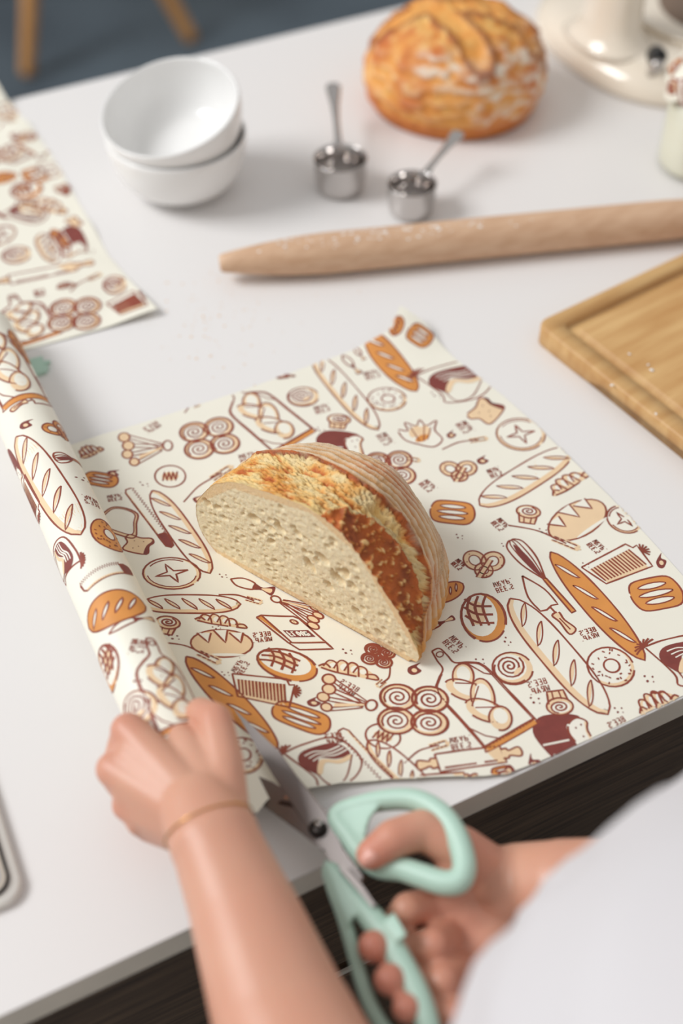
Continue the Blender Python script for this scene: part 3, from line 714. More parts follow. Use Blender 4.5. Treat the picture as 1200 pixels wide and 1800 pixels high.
def prof_at(f): return np.array([np.interp(f, acc, PF[:, 0]), np.interp(f, acc, PF[:, 1])])
CB = np.array([0.084, 0.028])
# lines on the crust in (f, tau): ear edge and the lower border of the torn band
F_E = [0, .2, .342, .44, .51, .57, .593, .623, .668, .729, .789, .844, .874, .89, .93, 1]
T_E = [.2, .22, .241, .30, .285, .268, .27, .278, .305, .322, .3, .25, .18, .09, .02, 0]     # ear edge
T_B = [0, 0, 0, 0, 0, .0, .085, .12, .16, .185, .178, .145, .1, 0, 0, 0]     # end of the brown flap next to the cut
def lerp3(a, b, t): return tuple(a[i] + (b[i] - a[i]) * t for i in range(3))
C_gold, C_brown, C_deep, C_pale, C_flour, C_tan, C_yel = [lin(c) for c in ((226, 160, 74), (190, 98, 36), (122, 54, 22), (230, 206, 154), (226, 206, 178), (198, 150, 98), (240, 202, 126))]
V, cols = [], []
for i in range(NP + 1):
    f = i / NP; O = prof_at(f)
    for j in range(ND + 1):
        tau = 0.4 * (j / ND) / 0.62 if j / ND < 0.62 else 0.4 + 0.6 * (j / ND - 0.62) / 0.38
        k = math.cos(tau * math.pi / 2) ** 0.66 if j < ND else 0.0; d = DEP * math.sin(tau * math.pi / 2)
        # crown keeps its height a little before falling away
        q = CB + (O - CB) * k
        q[1] = max(0.0, q[1] if O[1] > CB[1] else CB[1] - (CB[1] - O[1]) * (0.25 + 0.75 * k) if O[1] > 0.002 else 0.0)
        p = BP + BU * q[0] + BN * d + np.array([0, 0, q[1]])
        nrm = BU * (O - CB)[0] * k * 1.0 + np.array([0, 0, max(0.0, (O - CB)[1])]) * k + BN * (0.09 * math.sin(tau * math.pi / 2))
        nrm = nrm / (np.linalg.norm(nrm) + 1e-9)
        te = np.interp(f, F_E, T_E) + 0.012 * fbm(f * 11, 2.2, 0, 2); te0 = np.interp(f, F_E, T_E); tb = np.interp(f, F_E, T_B) + (0.02 * fbm(f * 22, 7.7, 0, 3) if 0.58 < f < 0.88 else 0)
        n1 = fbm(p[0] * 60, p[1] * 60, p[2] * 60, 4); n2 = fbm(p[0] * 240, p[1] * 240, p[2] * 240, 3); n3 = fbm(p[0] * 25, p[1] * 25, p[2] * 25, 2)
        disp = 0.0008 * n1
        fade = sstep(0.0, 0.03, tau)
        if tau < tb and f > 0.56:            # dark blistered flap
            c = lerp3(C_brown, C_deep, min(1, max(0, 0.25 + 0.9 * n1)))
            if n2 > 0.22: c = lerp3(c, C_gold, min(1, (n2 - 0.22) * 2.2)); disp += 0.0012
            if n2 > 0.5: c = lerp3(c, C_pale, .5)
            disp += 0.0022 * fade + 0.001 * n2
            disp += 0.002 * sstep(tb - 0.03, tb, tau)
            if tau > tb - 0.012: c = lerp3(c, C_brown, .6)
        elif tau < te:                      # torn crumb
            m = (tau - tb) / max(1e-3, te0 - tb)
            n1 = fbm(f * 26, tau * 46, 1.3, 3); n2 = fbm(f * 95, tau * 170, 5.1, 3)
            c = lerp3(C_pale, C_yel, min(1, max(0, (0.6 if f < .6 else .3) + 0.8 * n1)))
            if f < 0.62 and n3 + 0.6 * n1 > -0.12: c = lerp3(c, C_gold, min(1, (n3 + .6 * n1 + .14) * 2.0))
            if f < 0.62 and n1 + 0.5 * n3 > 0.28: c = lerp3(c, C_brown, min(1, (n1 + .5 * n3 - .28) * 2.6))
            if n2 > .25: c = lerp3(c, C_tan, min(.7, (n2 - .25) * 2))
            if f < 0.3: c = lerp3(c, C_gold, 0.25 + 0.35 * max(0, n1))
            disp += (-0.0052 * math.sin(min(1, max(0, m)) ** 1.4 * math.pi) ** 0.9 * sstep(0.3, 0.5, f) * (1 + .6 * n1) - 0.0026 * abs(n1) - 0.0048 * max(0, n2) + 0.0012 * n3) * fade
            disp += 0.0036 * math.exp(-((tau - te) / 0.03) ** 2) * sstep(0.2, 0.34, f)
            if f > .3 and tau > te - 0.014:
                w_ = (tau - te + .014) / .014; c = lerp3(c, lerp3(C_gold, lerp3(C_deep, C_brown, min(1, max(0, .3 + n1))), min(1, w_ * 1.5)), min(1, max(0, w_ * 1.2 + .8 * n1)))
        else:                               # floured crust with banneton rings
            r = math.sin((tau - te) * 105 + 3.4 * n3 + 0.9 * n1 + f * 3)
            c = lerp3(C_tan, C_gold, min(1, max(0, 0.1 + .8 * n1)))
            c = lerp3(c, C_brown, min(0.8, max(0, n3 * 1.2 + .5 * n1 - .05)))
            fl = min(1, max(0, 0.34 + 0.7 * r + 0.5 * n1 + .35 * n2)) * (1 - 0.35 * sstep(0.75, 1, f))
            c = lerp3(c, C_flour, fl * 0.85)
            disp += 0.0011 * r + 0.0005 * n2
            e = tau - te
            lip = math.exp(-(e / 0.035) ** 2) * sstep(0.2, 0.34, f)
            disp += 0.0036 * lip
            if e < 0.01 and f > 0.25: c = lerp3(c, lerp3(C_deep, C_brown, min(1, max(0, .5 + n1))), min(1, max(0.2, 1 + .8 * n1 - 0.5 * e / 0.01)))
            elif e < 0.028 and f > .25: c = lerp3(c, C_gold, 0.6 * (0.028 - e) / .018)
        if O[1] < 0.02: c = lerp3(c, C_gold, 0.6)
        if f < 0.2 and tau < 0.3: c = lerp3(c, C_yel, 0.5)
        p = p + nrm * disp * (1 if O[1] > 0.004 else 0)
        if p[2] < BP[2]: p[2] = BP[2]
        V.append(p); cols.append((*c, 1))
Fc = []
n1_ = ND + 1
for i in range(NP):
    for j in range(ND): Fc.append((i * n1_ + j, i * n1_ + j + 1, (i + 1) * n1_ + j + 1, (i + 1) * n1_ + j))
br = thing('half_loaf', 'half sourdough loaf with open cut face resting on the printed wrap', 'bread', BP + BU * 0.085 + BN * 0.04)
# base cap of the crust
base = [i * n1_ for i in range(NP + 1)]
mk('crust', V, Fc, M_crust, br, cols=cols)
# bottom skin
bot = [V[0 * n1_ + j] for j in range(ND + 1)] + [V[NP * n1_ + j] for j in range(ND, -1, -1)]
mk('bottom_crust', [p + np.array([0, 0, 0.0002]) for p in bot], [tuple(range(len(bot)))], mat('baked_base', (176, 110, 58), 0.7, var=.2, vscale=60), br, smooth=False)
# crumb face
edge = [np.array(V[i * n1_]) for i in range(0, NP + 1, 2)]
E2 = [(float((p - BP) @ BU), float(p[2] - BP[2])) for p in edge]
rr = random.Random(11)
holes = []
for _ in range(5000):
    s, z = rr.uniform(-0.015, 0.178), rr.uniform(0.006, 0.1)
    if not in_poly(s, z, E2): continue
    zt = np.interp(s, [-.018, .02, .09, .13, .18], [.05, .09, .107, .09, .02])
    if z > zt - 0.007 or z < 0.006: continue
    mid = math.exp(-((s - 0.085) / 0.05) ** 2 - ((z - 0.05) / 0.022) ** 2)
    r = abs(rr.gauss(0.0007, 0.0006)) + (rr.uniform(0.0008, 0.0036) if rr.random() < 0.05 + 0.25 * mid else 0) + 0.0005
    if any(math.hypot(s - h[0], z - h[1]) < (r + h[2]) * 0.95 for h in holes): continue
    holes.append((s, z, r, rr.uniform(-0.9, -0.2) if s > .06 else rr.uniform(-.3, .8), rr.uniform(0.5, 0.9)))
    if len(holes) > 430: break
for hs in ((0.1, 0.062, .0052), (0.113, 0.049, .006), (0.118, 0.058, .0045), (0.088, 0.047, .0048), (0.105, 0.036, .0042), (0.13, 0.024, .0042), (0.15, 0.013, .004), (0.062, 0.07, .0045), (0.126, 0.05, .004), (.075, .078, .003), (.135, .045, .003), (-.006, .055, .004)):
    holes.append((*hs, -0.6, 0.62))
grid = {}
for h in holes:
    R = h[2] * 1.5
    for gx in range(int((h[0] - R) // 0.01), int((h[0] + R) // 0.01) + 1):
        for gz in range(int((h[1] - R) // 0.01), int((h[1] + R) // 0.01) + 1): grid.setdefault((gx, gz), []).append(h)
pts = [Vector(p) for p in E2]; ne = len(pts); st = 0.00105
for a in range(int(0.2 / st)):
    for b in range(int(0.11 / st)):
        x, z = -0.019 + (a + (.5 if b % 2 else 0)) * st, b * st + 0.0008
        if in_poly(x, z, E2[::3]): pts.append(Vector((x, z)))
res = geometry.delaunay_2d_cdt(pts, [(i, (i + 1) % ne) for i in range(ne)], [], 1, 1e-6)
fv, fc = [], []
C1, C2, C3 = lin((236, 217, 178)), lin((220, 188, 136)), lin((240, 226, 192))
for v in res[0]:
    s, z = v.x, v.y; d = 0.0; hole = 0.0
    for h in grid.get((int(s // 0.01), int(z // 0.01)), ()):
        dx, dz = s - h[0], z - h[1]; c_, s_ = math.cos(h[3]), math.sin(h[3])
        u_, w_ = dx * c_ + dz * s_, (-dx * s_ + dz * c_) / h[4]
        q = math.hypot(u_, w_) / (h[2] * 1.25)
        if q < 1.0:
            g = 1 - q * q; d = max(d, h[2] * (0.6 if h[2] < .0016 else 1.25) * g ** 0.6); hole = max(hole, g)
        elif q < 1.25: d = max(d, -0.0004)
    zt = np.interp(s, [-.018, .02, .09, .13, .18], [.05, .09, .107, .09, .02])
    rim = sstep(0.0, 0.004, min(z + 0.003, zt - z + .002))
    nz = fbm(s * 300, z * 300, 0, 3); d += 0.00045 * nz * rim
    p = BP + BU * s + np.array([0, 0, z]) + BN * (d * (0.25 + .75 * rim) + 0.0002)
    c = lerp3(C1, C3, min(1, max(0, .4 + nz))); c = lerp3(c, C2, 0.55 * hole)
    if z < 0.005 or z > zt - 0.0035: c = lerp3(c, C_gold, 0.35)
    fv.append(p); fc.append((*c, 1))
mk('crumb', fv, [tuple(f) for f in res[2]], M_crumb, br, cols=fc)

# ------------------------------------------------------------------ whole loaf
lc = np.array([0.724, 1.139, 0.9005]); R0, H0 = 0.1, 0.108
V, cols, Fc = [], [], []
NA, NR = 220, 110
O1, O2, O3, O4, O5, O6 = [lin(c) for c in ((232, 160, 76), (204, 112, 46), (236, 224, 208), (150, 82, 42), (242, 198, 120), (196, 140, 92))]
cuts = [(-0.07, 0.035, 0.068, -0.02), (-0.03, 0.075, -0.015, -0.07), (0.03, 0.07, 0.06, -0.055), (-.005, .01, .045, -.03)]
def seg_d(x, y, s):
    a = np.array(s[:2]); b = np.array(s[2:]); p = np.array([x, y]); t = min(1, max(0, (p - a) @ (b - a) / ((b - a) @ (b - a)))); return np.linalg.norm(p - a - (b - a) * t)
for i in range(NR + 1):
    t = i / NR
    for j in range(NA):
        a = 2 * math.pi * j / NA
        ph = t * 2.05                      # 0 at the crown, past 90 deg at the undercut
        rr_ = R0 * (math.sin(ph) if ph < math.pi / 2 else 1 - 0.35 * (ph - math.pi / 2) ** 1.3) ** 0.86
        zz = 0.032 + (H0 - 0.032) * math.cos(ph) if ph < math.pi / 2 else 0.032 - 0.032 * min(1, (ph - math.pi / 2) / 0.44)
        x, y = rr_ * math.cos(a) * (1.0 + .03 * math.cos(2 * a + 1)), rr_ * math.sin(a)
        p0 = np.array([x, y, zz]); nr = unit(np.array([x * .8, y * .8, max(0.0, zz) * 1.1 + 1e-3]))
        na = fbm(x * 30 + 5, y * 30, zz * 30, 3); nb = fbm(x * 90, y * 90 + 3, zz * 90, 3)
        dc = min(seg_d(x, y, s) for s in cuts) + 0.003 * nb if ph < 1.35 else 1
        disp = 0.003 * na + 0.001 * nb
        c = lerp3(O1, O2, min(1, max(0, .35 + 1.1 * na))); c = lerp3(c, O5, min(1, max(0, .9 * nb + .6 * sstep(.9, .2, ph) - .1)))
        side = math.cos(a + 1.05)           # floured side
        ring = math.sin(zz * 430 + 5 * na + 1.5 * nb + 1.2 * math.sin(a * 2))
        fl = max(0, min(1, (0.35 + 0.4 * ring + 0.9 * nb) * sstep(-.15, .5, side + 1.1 * fbm(x * 16, y * 16, zz * 16 + 4, 2)) * sstep(0.55, .9, ph) * sstep(1.95, 1.6, ph)))
        fl = max(fl, max(0, .4 * ring + .4 * nb) * .35 * sstep(.7, 1.1, ph) * sstep(1.9, 1.6, ph))
        c = lerp3(c, O3, .9 * fl)
        disp += 0.001 * ring * sstep(.6, 1, ph)
        if dc < 0.012:
            disp -= 0.003 * (1 - dc / 0.012); c = lerp3(c, O1, .5)
        elif dc < 0.018: disp += 0.0035; c = lerp3(c, O4, .75)
        if ph > 1.75: c = lerp3(c, O2, .7); c = lerp3(c, O4, sstep(1.85, 2.05, ph))
        q = p0 + nr * disp * (1 if zz > .004 else 0); q[2] = max(q[2], 0.0)
        V.append(lc + q); cols.append((*c, 1))
for i in range(NR):
    for j in range(NA): Fc.append((i * NA + j, (i + 1) * NA + j, (i + 1) * NA + (j + 1) % NA, i * NA + (j + 1) % NA))
Fc.append(tuple(NR * NA + j for j in range(NA - 1, -1, -1)))
wl = mk('round_loaf', V, Fc, M_crust, cols=cols)
tag(wl, 'whole round sourdough loaf with floured golden crust behind the measuring cups', 'bread')

# ------------------------------------------------------------------ bowls
def bowl(c, axis, r, h, rb, label):
    t = thing('bowl', label, 'bowl', c, 'stacked white bowls')
    P = []
    for k in np.linspace(0, 1, 18):       # outside
        a = k * math.pi / 2; P.append((rb + (r - rb) * math.sin(a) ** 0.85, 0.006 + (h - 0.006) * (1 - math.cos(a)) ** 0.92))
    th = 0.0032
    P += [(r - 0.0006, h + 0.0012), (r - th * .5, h + 0.0018), (r - th + .0004, h + 0.001)]
    for k in np.linspace(1, 0, 18):
        a = k * math.pi / 2; P.append((max(0.0005, (rb + (r - rb) * math.sin(a) ** 0.85 - th) * (1 if k > .02 else 1)), 0.006 + th + (h - 0.006 - th) * (1 - math.cos(a)) ** 0.92))
    P += [(rb * .5, 0.006 + th * .9), (0.0008, 0.006 + th * .9)]
    v, f = lathe(P, 72, c, axis, False, True); mk('body', v, f, M_ceramic, t)
    fr = rb * 0.95
    v, f = lathe([(fr - 0.004, 0.006), (fr - 0.0035, 0.0003), (fr - 0.001, 0.0), (fr, 0.0004), (fr + 0.002, 0.0075), (0.001, 0.0075)], 64, c, axis, False, True)
    mk('foot_ring', v, f, M_ceramic, t)
    return t
bc = T(319, 328)
bowl(np.array([bc[0], bc[1], 0.9]), (0, 0, 1), 0.0715, 0.062, 0.038, 'lower white bowl standing on the worktop under the tilted bowl')
tl = unit(np.array([0, 0, 1]) + 0.22 * unit(np.array([-math.sin(YAW), -math.cos(YAW), 0])) - 0.17 * np.array([math.cos(YAW), -math.sin(YAW), 0]))
bowl(np.array([bc[0], bc[1], 0.9]) + np.array([0.0115, 0.0072, 0.033]), tl, 0.0715, 0.062, 0.038, 'upper white bowl sitting tilted inside the lower bowl')

# ------------------------------------------------------------------ measuring cups
def cup(cpx, r, h, rim_px, tip_px, label):
    b = T(*cpx); t = thing('measuring_cup', label, 'measuring cup', (b[0], b[1], 0.9), 'steel measuring cups')
    P = [(0.0005, 0.0), (r * .72, 0.0), (r * .84, 0.0012), (r * .93, 0.005), (r * .985, 0.013), (r, h - 0.001), (r + .0009, h), (r - .0002, h + .0006), (r - 0.0012, h - .0006), (r * .985 - .0012, 0.014), (r * .93 - .0012, 0.006), (r * .8, 0.002), (0.0005, 0.0018)]
    v, f = lathe(P, 64, (b[0], b[1], 0.9)); mk('cup', v, f, M_steel, t)
    z = 0.9 + h - 0.002
    e = T(*tip_px, z + 0.012); c = np.array([b[0], b[1], z]); d = e - c; d[2] = 0; L = np.linalg.norm(d); d = d / L; sd = np.array([-d[1], d[0], 0])
    rings = []
    for k, (s, wd, th, dz) in enumerate([(r - .001, .009, .0022, -.004), (r + .004, .0055, .002, -.001), (r + .012, .0038, .002, .002), (r + .4 * (L - r), .0036, .0022, .005), (r + .65 * (L - r), .005, .0024, .008), (r + .85 * (L - r), .0078, .0026, .011), (L - .006, .0085, .0026, .0125), (L - .002, .0065, .0022, .0128), (L, .002, .001, .0128)]):
        p = c + d * s + np.array([0, 0, dz])
        rings.append([p + sd * wd * math.cos(a) + np.array([0, 0, th * math.sin(a)]) for a in np.linspace(0, 2 * math.pi, 20, endpoint=False)])
    v, f = loft(rings); mk('handle', v, f, M_steel, t)
cup((598, 332), 0.0272, 0.0365, None, (585, 148), 'larger steel measuring cup beside the bowls, handle pointing away')
cup((722, 372), 0.0245, 0.0335, None, (808, 231), 'smaller steel measuring cup right behind the rolling pin')

# ------------------------------------------------------------------ rolling pin
PR = 0.0198
pa = T(386, 463, 0.9 + PR); pb = T(1200, 384, 0.9 + PR); pd = unit(pb - pa); pd[2] = 0; pd = unit(pd); PL = 0.545
prf = [(0.0005, 0), (0.0072, 0.0), (0.0082, 0.0012)] + [(0.0086 + (PR - 0.0086) * math.sin(t * math.pi / 2) ** 0.9, 0.002 + 0.11 * t) for t in np.linspace(0.02, 1, 16)]
prf += [(r, PL - z) for r, z in prf[::-1]]
v, f = lathe(prf, 48, (pa[0], pa[1], 0.9 + PR), pd)
rpin = mk('rolling_pin', v, f, M_beech)
tag(rpin, 'pale beech tapered rolling pin dusted with flour lying across the worktop', 'rolling pin')
rr = random.Random(5); fl = []
perp = unit(np.cross(pd, (0, 0, 1)))
for k in range(120):
    s = rr.betavariate(2, 4) * 0.36 + 0.035; a = rr.gauss(0.15, 0.35); r = np.interp(s, [0.002, 0.06, 0.112], [0.009, 0.0178, PR])
    c = np.array([pa[0], pa[1], 0.9 + PR]) + pd * s + (perp * math.sin(a) + np.array([0, 0, math.cos(a)])) * r
    n_ = unit(perp * math.sin(a) + np.array([0, 0, math.cos(a)])); q = rr.uniform(.0005, .0019); t2 = np.cross(n_, pd)
    ring = [c + (pd * math.cos(x) * q * rr.uniform(.6, 1.8) + t2 * math.sin(x) * q * rr.uniform(.5, 1)) for x in np.linspace(0, 2 * math.pi, 7, endpoint=False)]
    fl.append((ring + [c + n_ * q * .35], [(i, (i + 1) % 7, 7) for i in range(7)]))
v, f = merge(fl); fo = mk('flour_dust', v, f, M_flour, rpin, smooth=False); fo['kind'] = 'stuff'; fo['label'] = 'white flour specks on the pin'

# ------------------------------------------------------------------ cutting board
M_bamboo = mat('bamboo', (212, 172, 116), 0.5, rgb2=(188, 140, 84), vscale=5, stretch=(1.6, 1.6, 1))
nt = M_bamboo.node_tree
for nd in nt.nodes:
    if nd.type == 'MAPPING':
        nd.inputs['Scale'].default_value = (2.0, 16, 8)
c0 = T(938, 597); e1 = unit(T(1076, 709) - T(948, 602)); e1[2] = 0
e2 = np.array([-e1[1], e1[0], 0.0]);  e2 = e2 if e2[0] > 0 else -e2
BW, BL, BT = 0.30, 0.40, 0.021
def rrect(inset, z, rc, n=6):
    out = []
    for cx, cy, a0 in ((inset + rc, inset + rc, 180), (BW - inset - rc, inset + rc, 270), (BW - inset - rc, BL - inset - rc, 0), (inset + rc, BL - inset - rc, 90)):
        for a in np.linspace(a0, a0 + 90, n): out.append((cx + rc * math.cos(math.radians(a)), cy + rc * math.sin(math.radians(a)), z))
    # extra points along the edges so the grip recess can be cut
    full = []
    for i in range(len(out)):
        a, b = np.array(out[i]), np.array(out[(i + 1) % len(out)]); k = 14 if np.linalg.norm(b - a) > 0.1 else 1
        for q in range(k): full.append(a + (b - a) * q / k)
    return full
ang = math.atan2(e2[1], e2[0])
def bw(p, bottom=False):
    x, y, z = p
    if bottom and y < 0.02 and 0.07 < x < 0.23: z += 0.0085 * min(1, (x - .07) / .01, (.23 - x) / .01)
    return np.array([x, y, z])
rings = []
for ins, z, rc in ((0.001, 0.0, 0.011), (0.0, 0.001, 0.012), (0.0, BT - .0025, 0.012), (0.0008, BT - .0008, 0.0115), (0.0025, BT, 0.0105), (0.017, BT, 0.006), (0.0174, BT - .0008, 0.0058), (0.0182, BT - .0055, 0.005), (0.024, BT - .0052, 0.0045), (0.0275, BT - .0018, 0.004), (0.029, BT - .0010, 0.004)):
    rings.append([bw(p, z < 0.002) for p in rrect(ins, z, rc)])
v, f = loft(rings)
v2 = [(q[0] if True else 0, q[1], q[2]) for q in v]
bd = mk('cutting_board', v2, f, M_bamboo)
# local x runs along e1 (towards the viewer), local y along e2; grain runs along local y
bd.location = (c0[0] - 0.001, c0[1] + 0.0, 0.9); bd.rotation_euler = (0, 0, math.atan2(e1[1], e1[0]) + 0.02)
tag(bd, 'bamboo cutting board with juice groove at the right edge of the worktop', 'cutting board')
if True:
    for nd in nt.nodes:
        if nd.type == 'MAPPING': nd.inputs['Scale'].default_value = (16, 2.0, 8)
def board_pt(px, py, dz=0.0): return T(px, py, 0.9 + BT + dz)

# ------------------------------------------------------------------ milk bottle with a wrap cover
jb = T(1226, 292); jb[2] = 0.9; JR = 0.0455
M_jarglass = bpy.data.materials.new('thin_clear_glass'); M_jarglass.use_nodes = True
_n = M_jarglass.node_tree; _n.nodes.remove(_n.nodes['Principled BSDF'])
_t = _n.nodes.new('ShaderNodeBsdfTransparent'); _g = _n.nodes.new('ShaderNodeBsdfGlossy'); _g.inputs['Roughness'].default_value = 0.03; _m = _n.nodes.new('ShaderNodeMixShader'); _m.inputs[0].default_value = 0.07
_n.links.new(_t.outputs[0], _m.inputs[1]); _n.links.new(_g.outputs[0], _m.inputs[2]); _n.links.new(_m.outputs[0], _n.nodes['Material Output'].inputs[0])
_t.inputs[0].default_value = (0.985, 0.99, 0.98, 1)
jar = thing('milk_jar', 'glass jar of milk covered with printed wrap at the right edge', 'jar', jb)
v, f = lathe([(0.001, 0.0), (JR - .006, 0.0), (JR - .001, 0.003), (JR, 0.009), (JR, 0.098), (JR - .003, 0.108), (JR - .009, .116), (JR - .0095, .132), (JR - .0115, .132), (JR - .011, .117), (JR - .005, .107), (JR - .0022, .097), (JR - .0022, 0.010), (JR - .004, .0055), (0.001, .005)], 64, jb)
mk('glass', v, f, M_jarglass, jar)
v, f = lathe([(0.001, .0052), (JR - .0042, .0057), (JR - .0024, .0102), (JR - .0024, .094), (0.001, .095)], 64, jb); mk('milk', v, f, M_milk, jar)
def cap3(u, v_, h):      # u around (rad), v down from the rim (m)
    pl_ = 0.0025 * math.sin(u * 11 + 2 * math.sin(u * 3)) * sstep(0.0, 0.03, v_)
    if v_ < 0: r = (JR - .0085 + v_ + 0.0) ; z = 0.1335 + 0.002 * (1 - max(0, r) / JR)
    else:
        r = np.interp(v_, [0, .003, .016, .022, .03, .055], [JR - .0085, JR - .0068, JR - .0062, JR - .003, JR + .0025, JR + .006]) + pl_
        z = 0.1335 - v_ * 0.98
    r = max(r, 0.0003) + h
    return jb + np.array([r * math.cos(u), r * math.sin(u), z + (h if v_ < 0 else 0)])
V, Fc = [], []
vs_ = list(np.linspace(-(JR - .0088), -0.001, 8)) + list(np.linspace(0, .05, 18))
for v_ in vs_:
    for k in range(120):
        u = 2 * math.pi * k / 120; vv = v_
        if v_ > 0.035: vv = 0.035 + (v_ - .035) * (0.6 + .4 * math.cos(4 * u + 1.2))
        V.append(cap3(u, vv, 0))
for i in range(len(vs_) - 1):
    for k in range(120): Fc.append((i * 120 + k, i * 120 + (k + 1) % 120, (i + 1) * 120 + (k + 1) % 120, (i + 1) * 120 + k))
pc = Print(lambda a, b, h: cap3(a / JR, b, h + .0003), None, 1.3)
face = math.atan2(-jb[1], -jb[0])      # side turned to the viewer
for nm, a0, v0, a1, v1, hw in (('hatch', -.75, .02, -.35, .045, .012), ('obaguette', -.5, .012, -.1, .016, .006), ('swirl', -1.15, .035, -.85, .034, .008), ('board', -.05, .015, .1, .045, .012), ('wheat', -1.3, .006, -.8, .012, .004), ('cross', .3, .03, .7, .03, .01), ('slash', -1.6, .02, -1.3, .03, .008), ('text', -.7, .004, -.4, .005, .003), ('baguette', .9, .01, 1.2, .04, .007), ('donut', 1.6, .03, 2.0, .03, .01), ('bag', 2.4, .02, 2.9, .04, .012)):
    pc.put(nm, ((face + a0) * JR, v0), ((face + a1) * JR, v1), hw, 1)
cloth_object('wrap_cover', [(V, Fc)], [pc], .0003, jar)

# ------------------------------------------------------------------ stand mixer
mx = thing('stand_mixer', 'cream enamel stand mixer at the upper right behind the milk jar', 'mixer', (1.04, 1.17, 0.9))
def sup(cx, cy, rx, ry, z, p=2.6, n=64): return [np.array([cx + rx * math.copysign(abs(math.cos(a)) ** (2 / p), math.cos(a)), cy + ry * math.copysign(abs(math.sin(a)) ** (2 / p), math.sin(a)), z]) for a in np.linspace(0, 2 * math.pi, n, endpoint=False)]
MC = (1.078, 1.142)
rings = [sup(*MC, .19, .16, .9), sup(*MC, .197, .167, .902), sup(*MC, .2, .17, .908), sup(*MC, .199, .169, .918), sup(*MC, .194, .164, .927), sup(*MC, .184, .154, .9335), sup(*MC, .165, .135, .937), sup(*MC, .01, .01, .938)]
v, f = loft(rings); mk('base', v, f, M_cream, mx)
kc = (0.925, 1.128)
rings = [sup(kc[0], kc[1], rx, ry, z, 2.2, 48) for z, rx, ry in ((.934, .046, .062), (.938, .04, .055), (.946, .034, .047), (.958, .030, .041), (.98, .028, .038), (1.05, .028, .038), (1.12, .032, .042), (1.18, .04, .048), (1.22, .046, .052))]
v, f = loft(rings); mk('column', v, f, M_cream, mx)
rings = []
for t in np.linspace(0, 1, 24):
    x = 0.86 + 0.36 * t; r = 0.062 * (1 - abs(2 * t - 1) ** 3.2) ** 0.5 + 0.002
    rings.append([np.array([x, 1.13 + r * .95 * math.cos(a), 1.262 + r * math.sin(a)]) for a in np.linspace(0, 2 * math.pi, 40, endpoint=False)])
v, f = loft(rings); mk('head', v, f, M_cream, mx)
bcx = (1.098, 1.125, .936)
v, f = lathe([(.118, 0), (.126, .002), (.1275, .006), (.125, .0085), (.121, .0075), (.118, .003), (.108, .0015), (.08, .0012)], 72, bcx); mk('bowl_seat', v, f, M_cream, mx)
v, f = lathe([(.085, .0008), (.082, .004), (.06, .0045), (.03, .004), (.001, .004)], 60, bcx); mk('seat_plate', v, f, mat('brown_disc', (120, 100, 84), .5), mx)  # brown disc inside the seat ring
v, f = lathe([(.001, 0), (.0095, 0), (.0105, .004), (.0085, .012), (.0085, .02), (.005, .022), (.001, .022)], 24, T(1150, 96, .955), (-.35, -.85, .35)); kn = mk('lock_knob', v, f, M_black, mx)
v, f = lathe([(.001, 0), (.006, 0), (.0075, .004), (.006, .009), (.001, .01)], 20, T(1152, 112, .954), (-.2, -.9, .1)); mk('lever_tip', v, f, M_steel, kn)
v, f = lathe([(.001, 0), (.005, 0), (.005, .03), (.001, .03)], 16, np.array([T(1150, 96, .955)[0], T(1150, 96, .955)[1], .93])); mk('lever_stem', v, f, M_steel, kn)
v, f = tube([np.array([1.098, 1.13, z]) for z in (1.215, 1.19, 1.17)], [.014, .012, .008], 16); mk('beater_shaft', v, f, M_steel, mx)

# ------------------------------------------------------------------ phone in a clear case
M_case = mat('clear_case', (224, 221, 214), 0.25, coat=0.4)
ph = thing('phone', 'phone in a clear case lying at the left edge of the worktop', 'phone', (-0.06, 0.48, 0.9))
k0 = T(50, 1582); kd = unit(T(0, 1395) - T(52, 1560)); kd[2] = 0; kd = unit(kd); ke = np.array([-kd[1], kd[0], 0]);  ke = ke if ke[0] < 0 else -ke
def slab(name, ins, z0, z1, m, rc, bev, parent, W=.092, L=.175, hole=None):
    def ring(i2, z):
        i = ins + i2; out = []
        for cx, cy, a0 in ((i + rc, i + rc, 180), (W - i - rc, i + rc, 270), (W - i - rc, L - i - rc, 0), (i + rc, L - i - rc, 90)):
            for a in np.linspace(a0, a0 + 90, 9): out.append(k0 + ke * (cx + rc * math.cos(math.radians(a))) + kd * (cy + rc * math.sin(math.radians(a))) + np.array([0, 0, z]))
        return out
    v, f = loft([ring(bev, z0), ring(0, z0 + bev), ring(0, z1 - bev), ring(bev, z1)]); return mk(name, v, f, m, parent)
slab('case', 0, 0.0, 0.0065, M_case, .014, .0018, ph)
slab('body', .0062, 0.0066, 0.0088, M_black, .012, .0006, ph)
slab('bezel', .008, 0.0087, 0.0092, M_alu, .0105, .0002, ph)
slab('screen', .011, 0.0091, 0.0096, mat('screen_glass', (206, 208, 210), .08), .009, .0002, ph)

# ------------------------------------------------------------------ mint ribbon end behind the roll
rb0 = T(66, 648); dx = unit(T(90, 640) - T(60, 650)); dy = np.array([-dx[1], dx[0], 0])
rp2 = [(-.03, -.009), (.004, -.011), (.009, -.006), (.005, -.002), (.013, .001), (.006, .004), (.009, .010), (.0, .011), (-.03, .009)]
lo_ = [rb0 + dx * a + dy * b + np.array([0, 0, .0004]) for a, b in rp2]; hi_ = [p + np.array([0, 0, .0035 + .002 * i % 3 * 0]) for i, p in enumerate(lo_)]
v, f = loft([lo_, hi_]); tag(mk('ribbon_tag', v, f, M_mint, smooth=False), 'small mint green jagged tag peeking out from behind the wrap roll', 'tag')

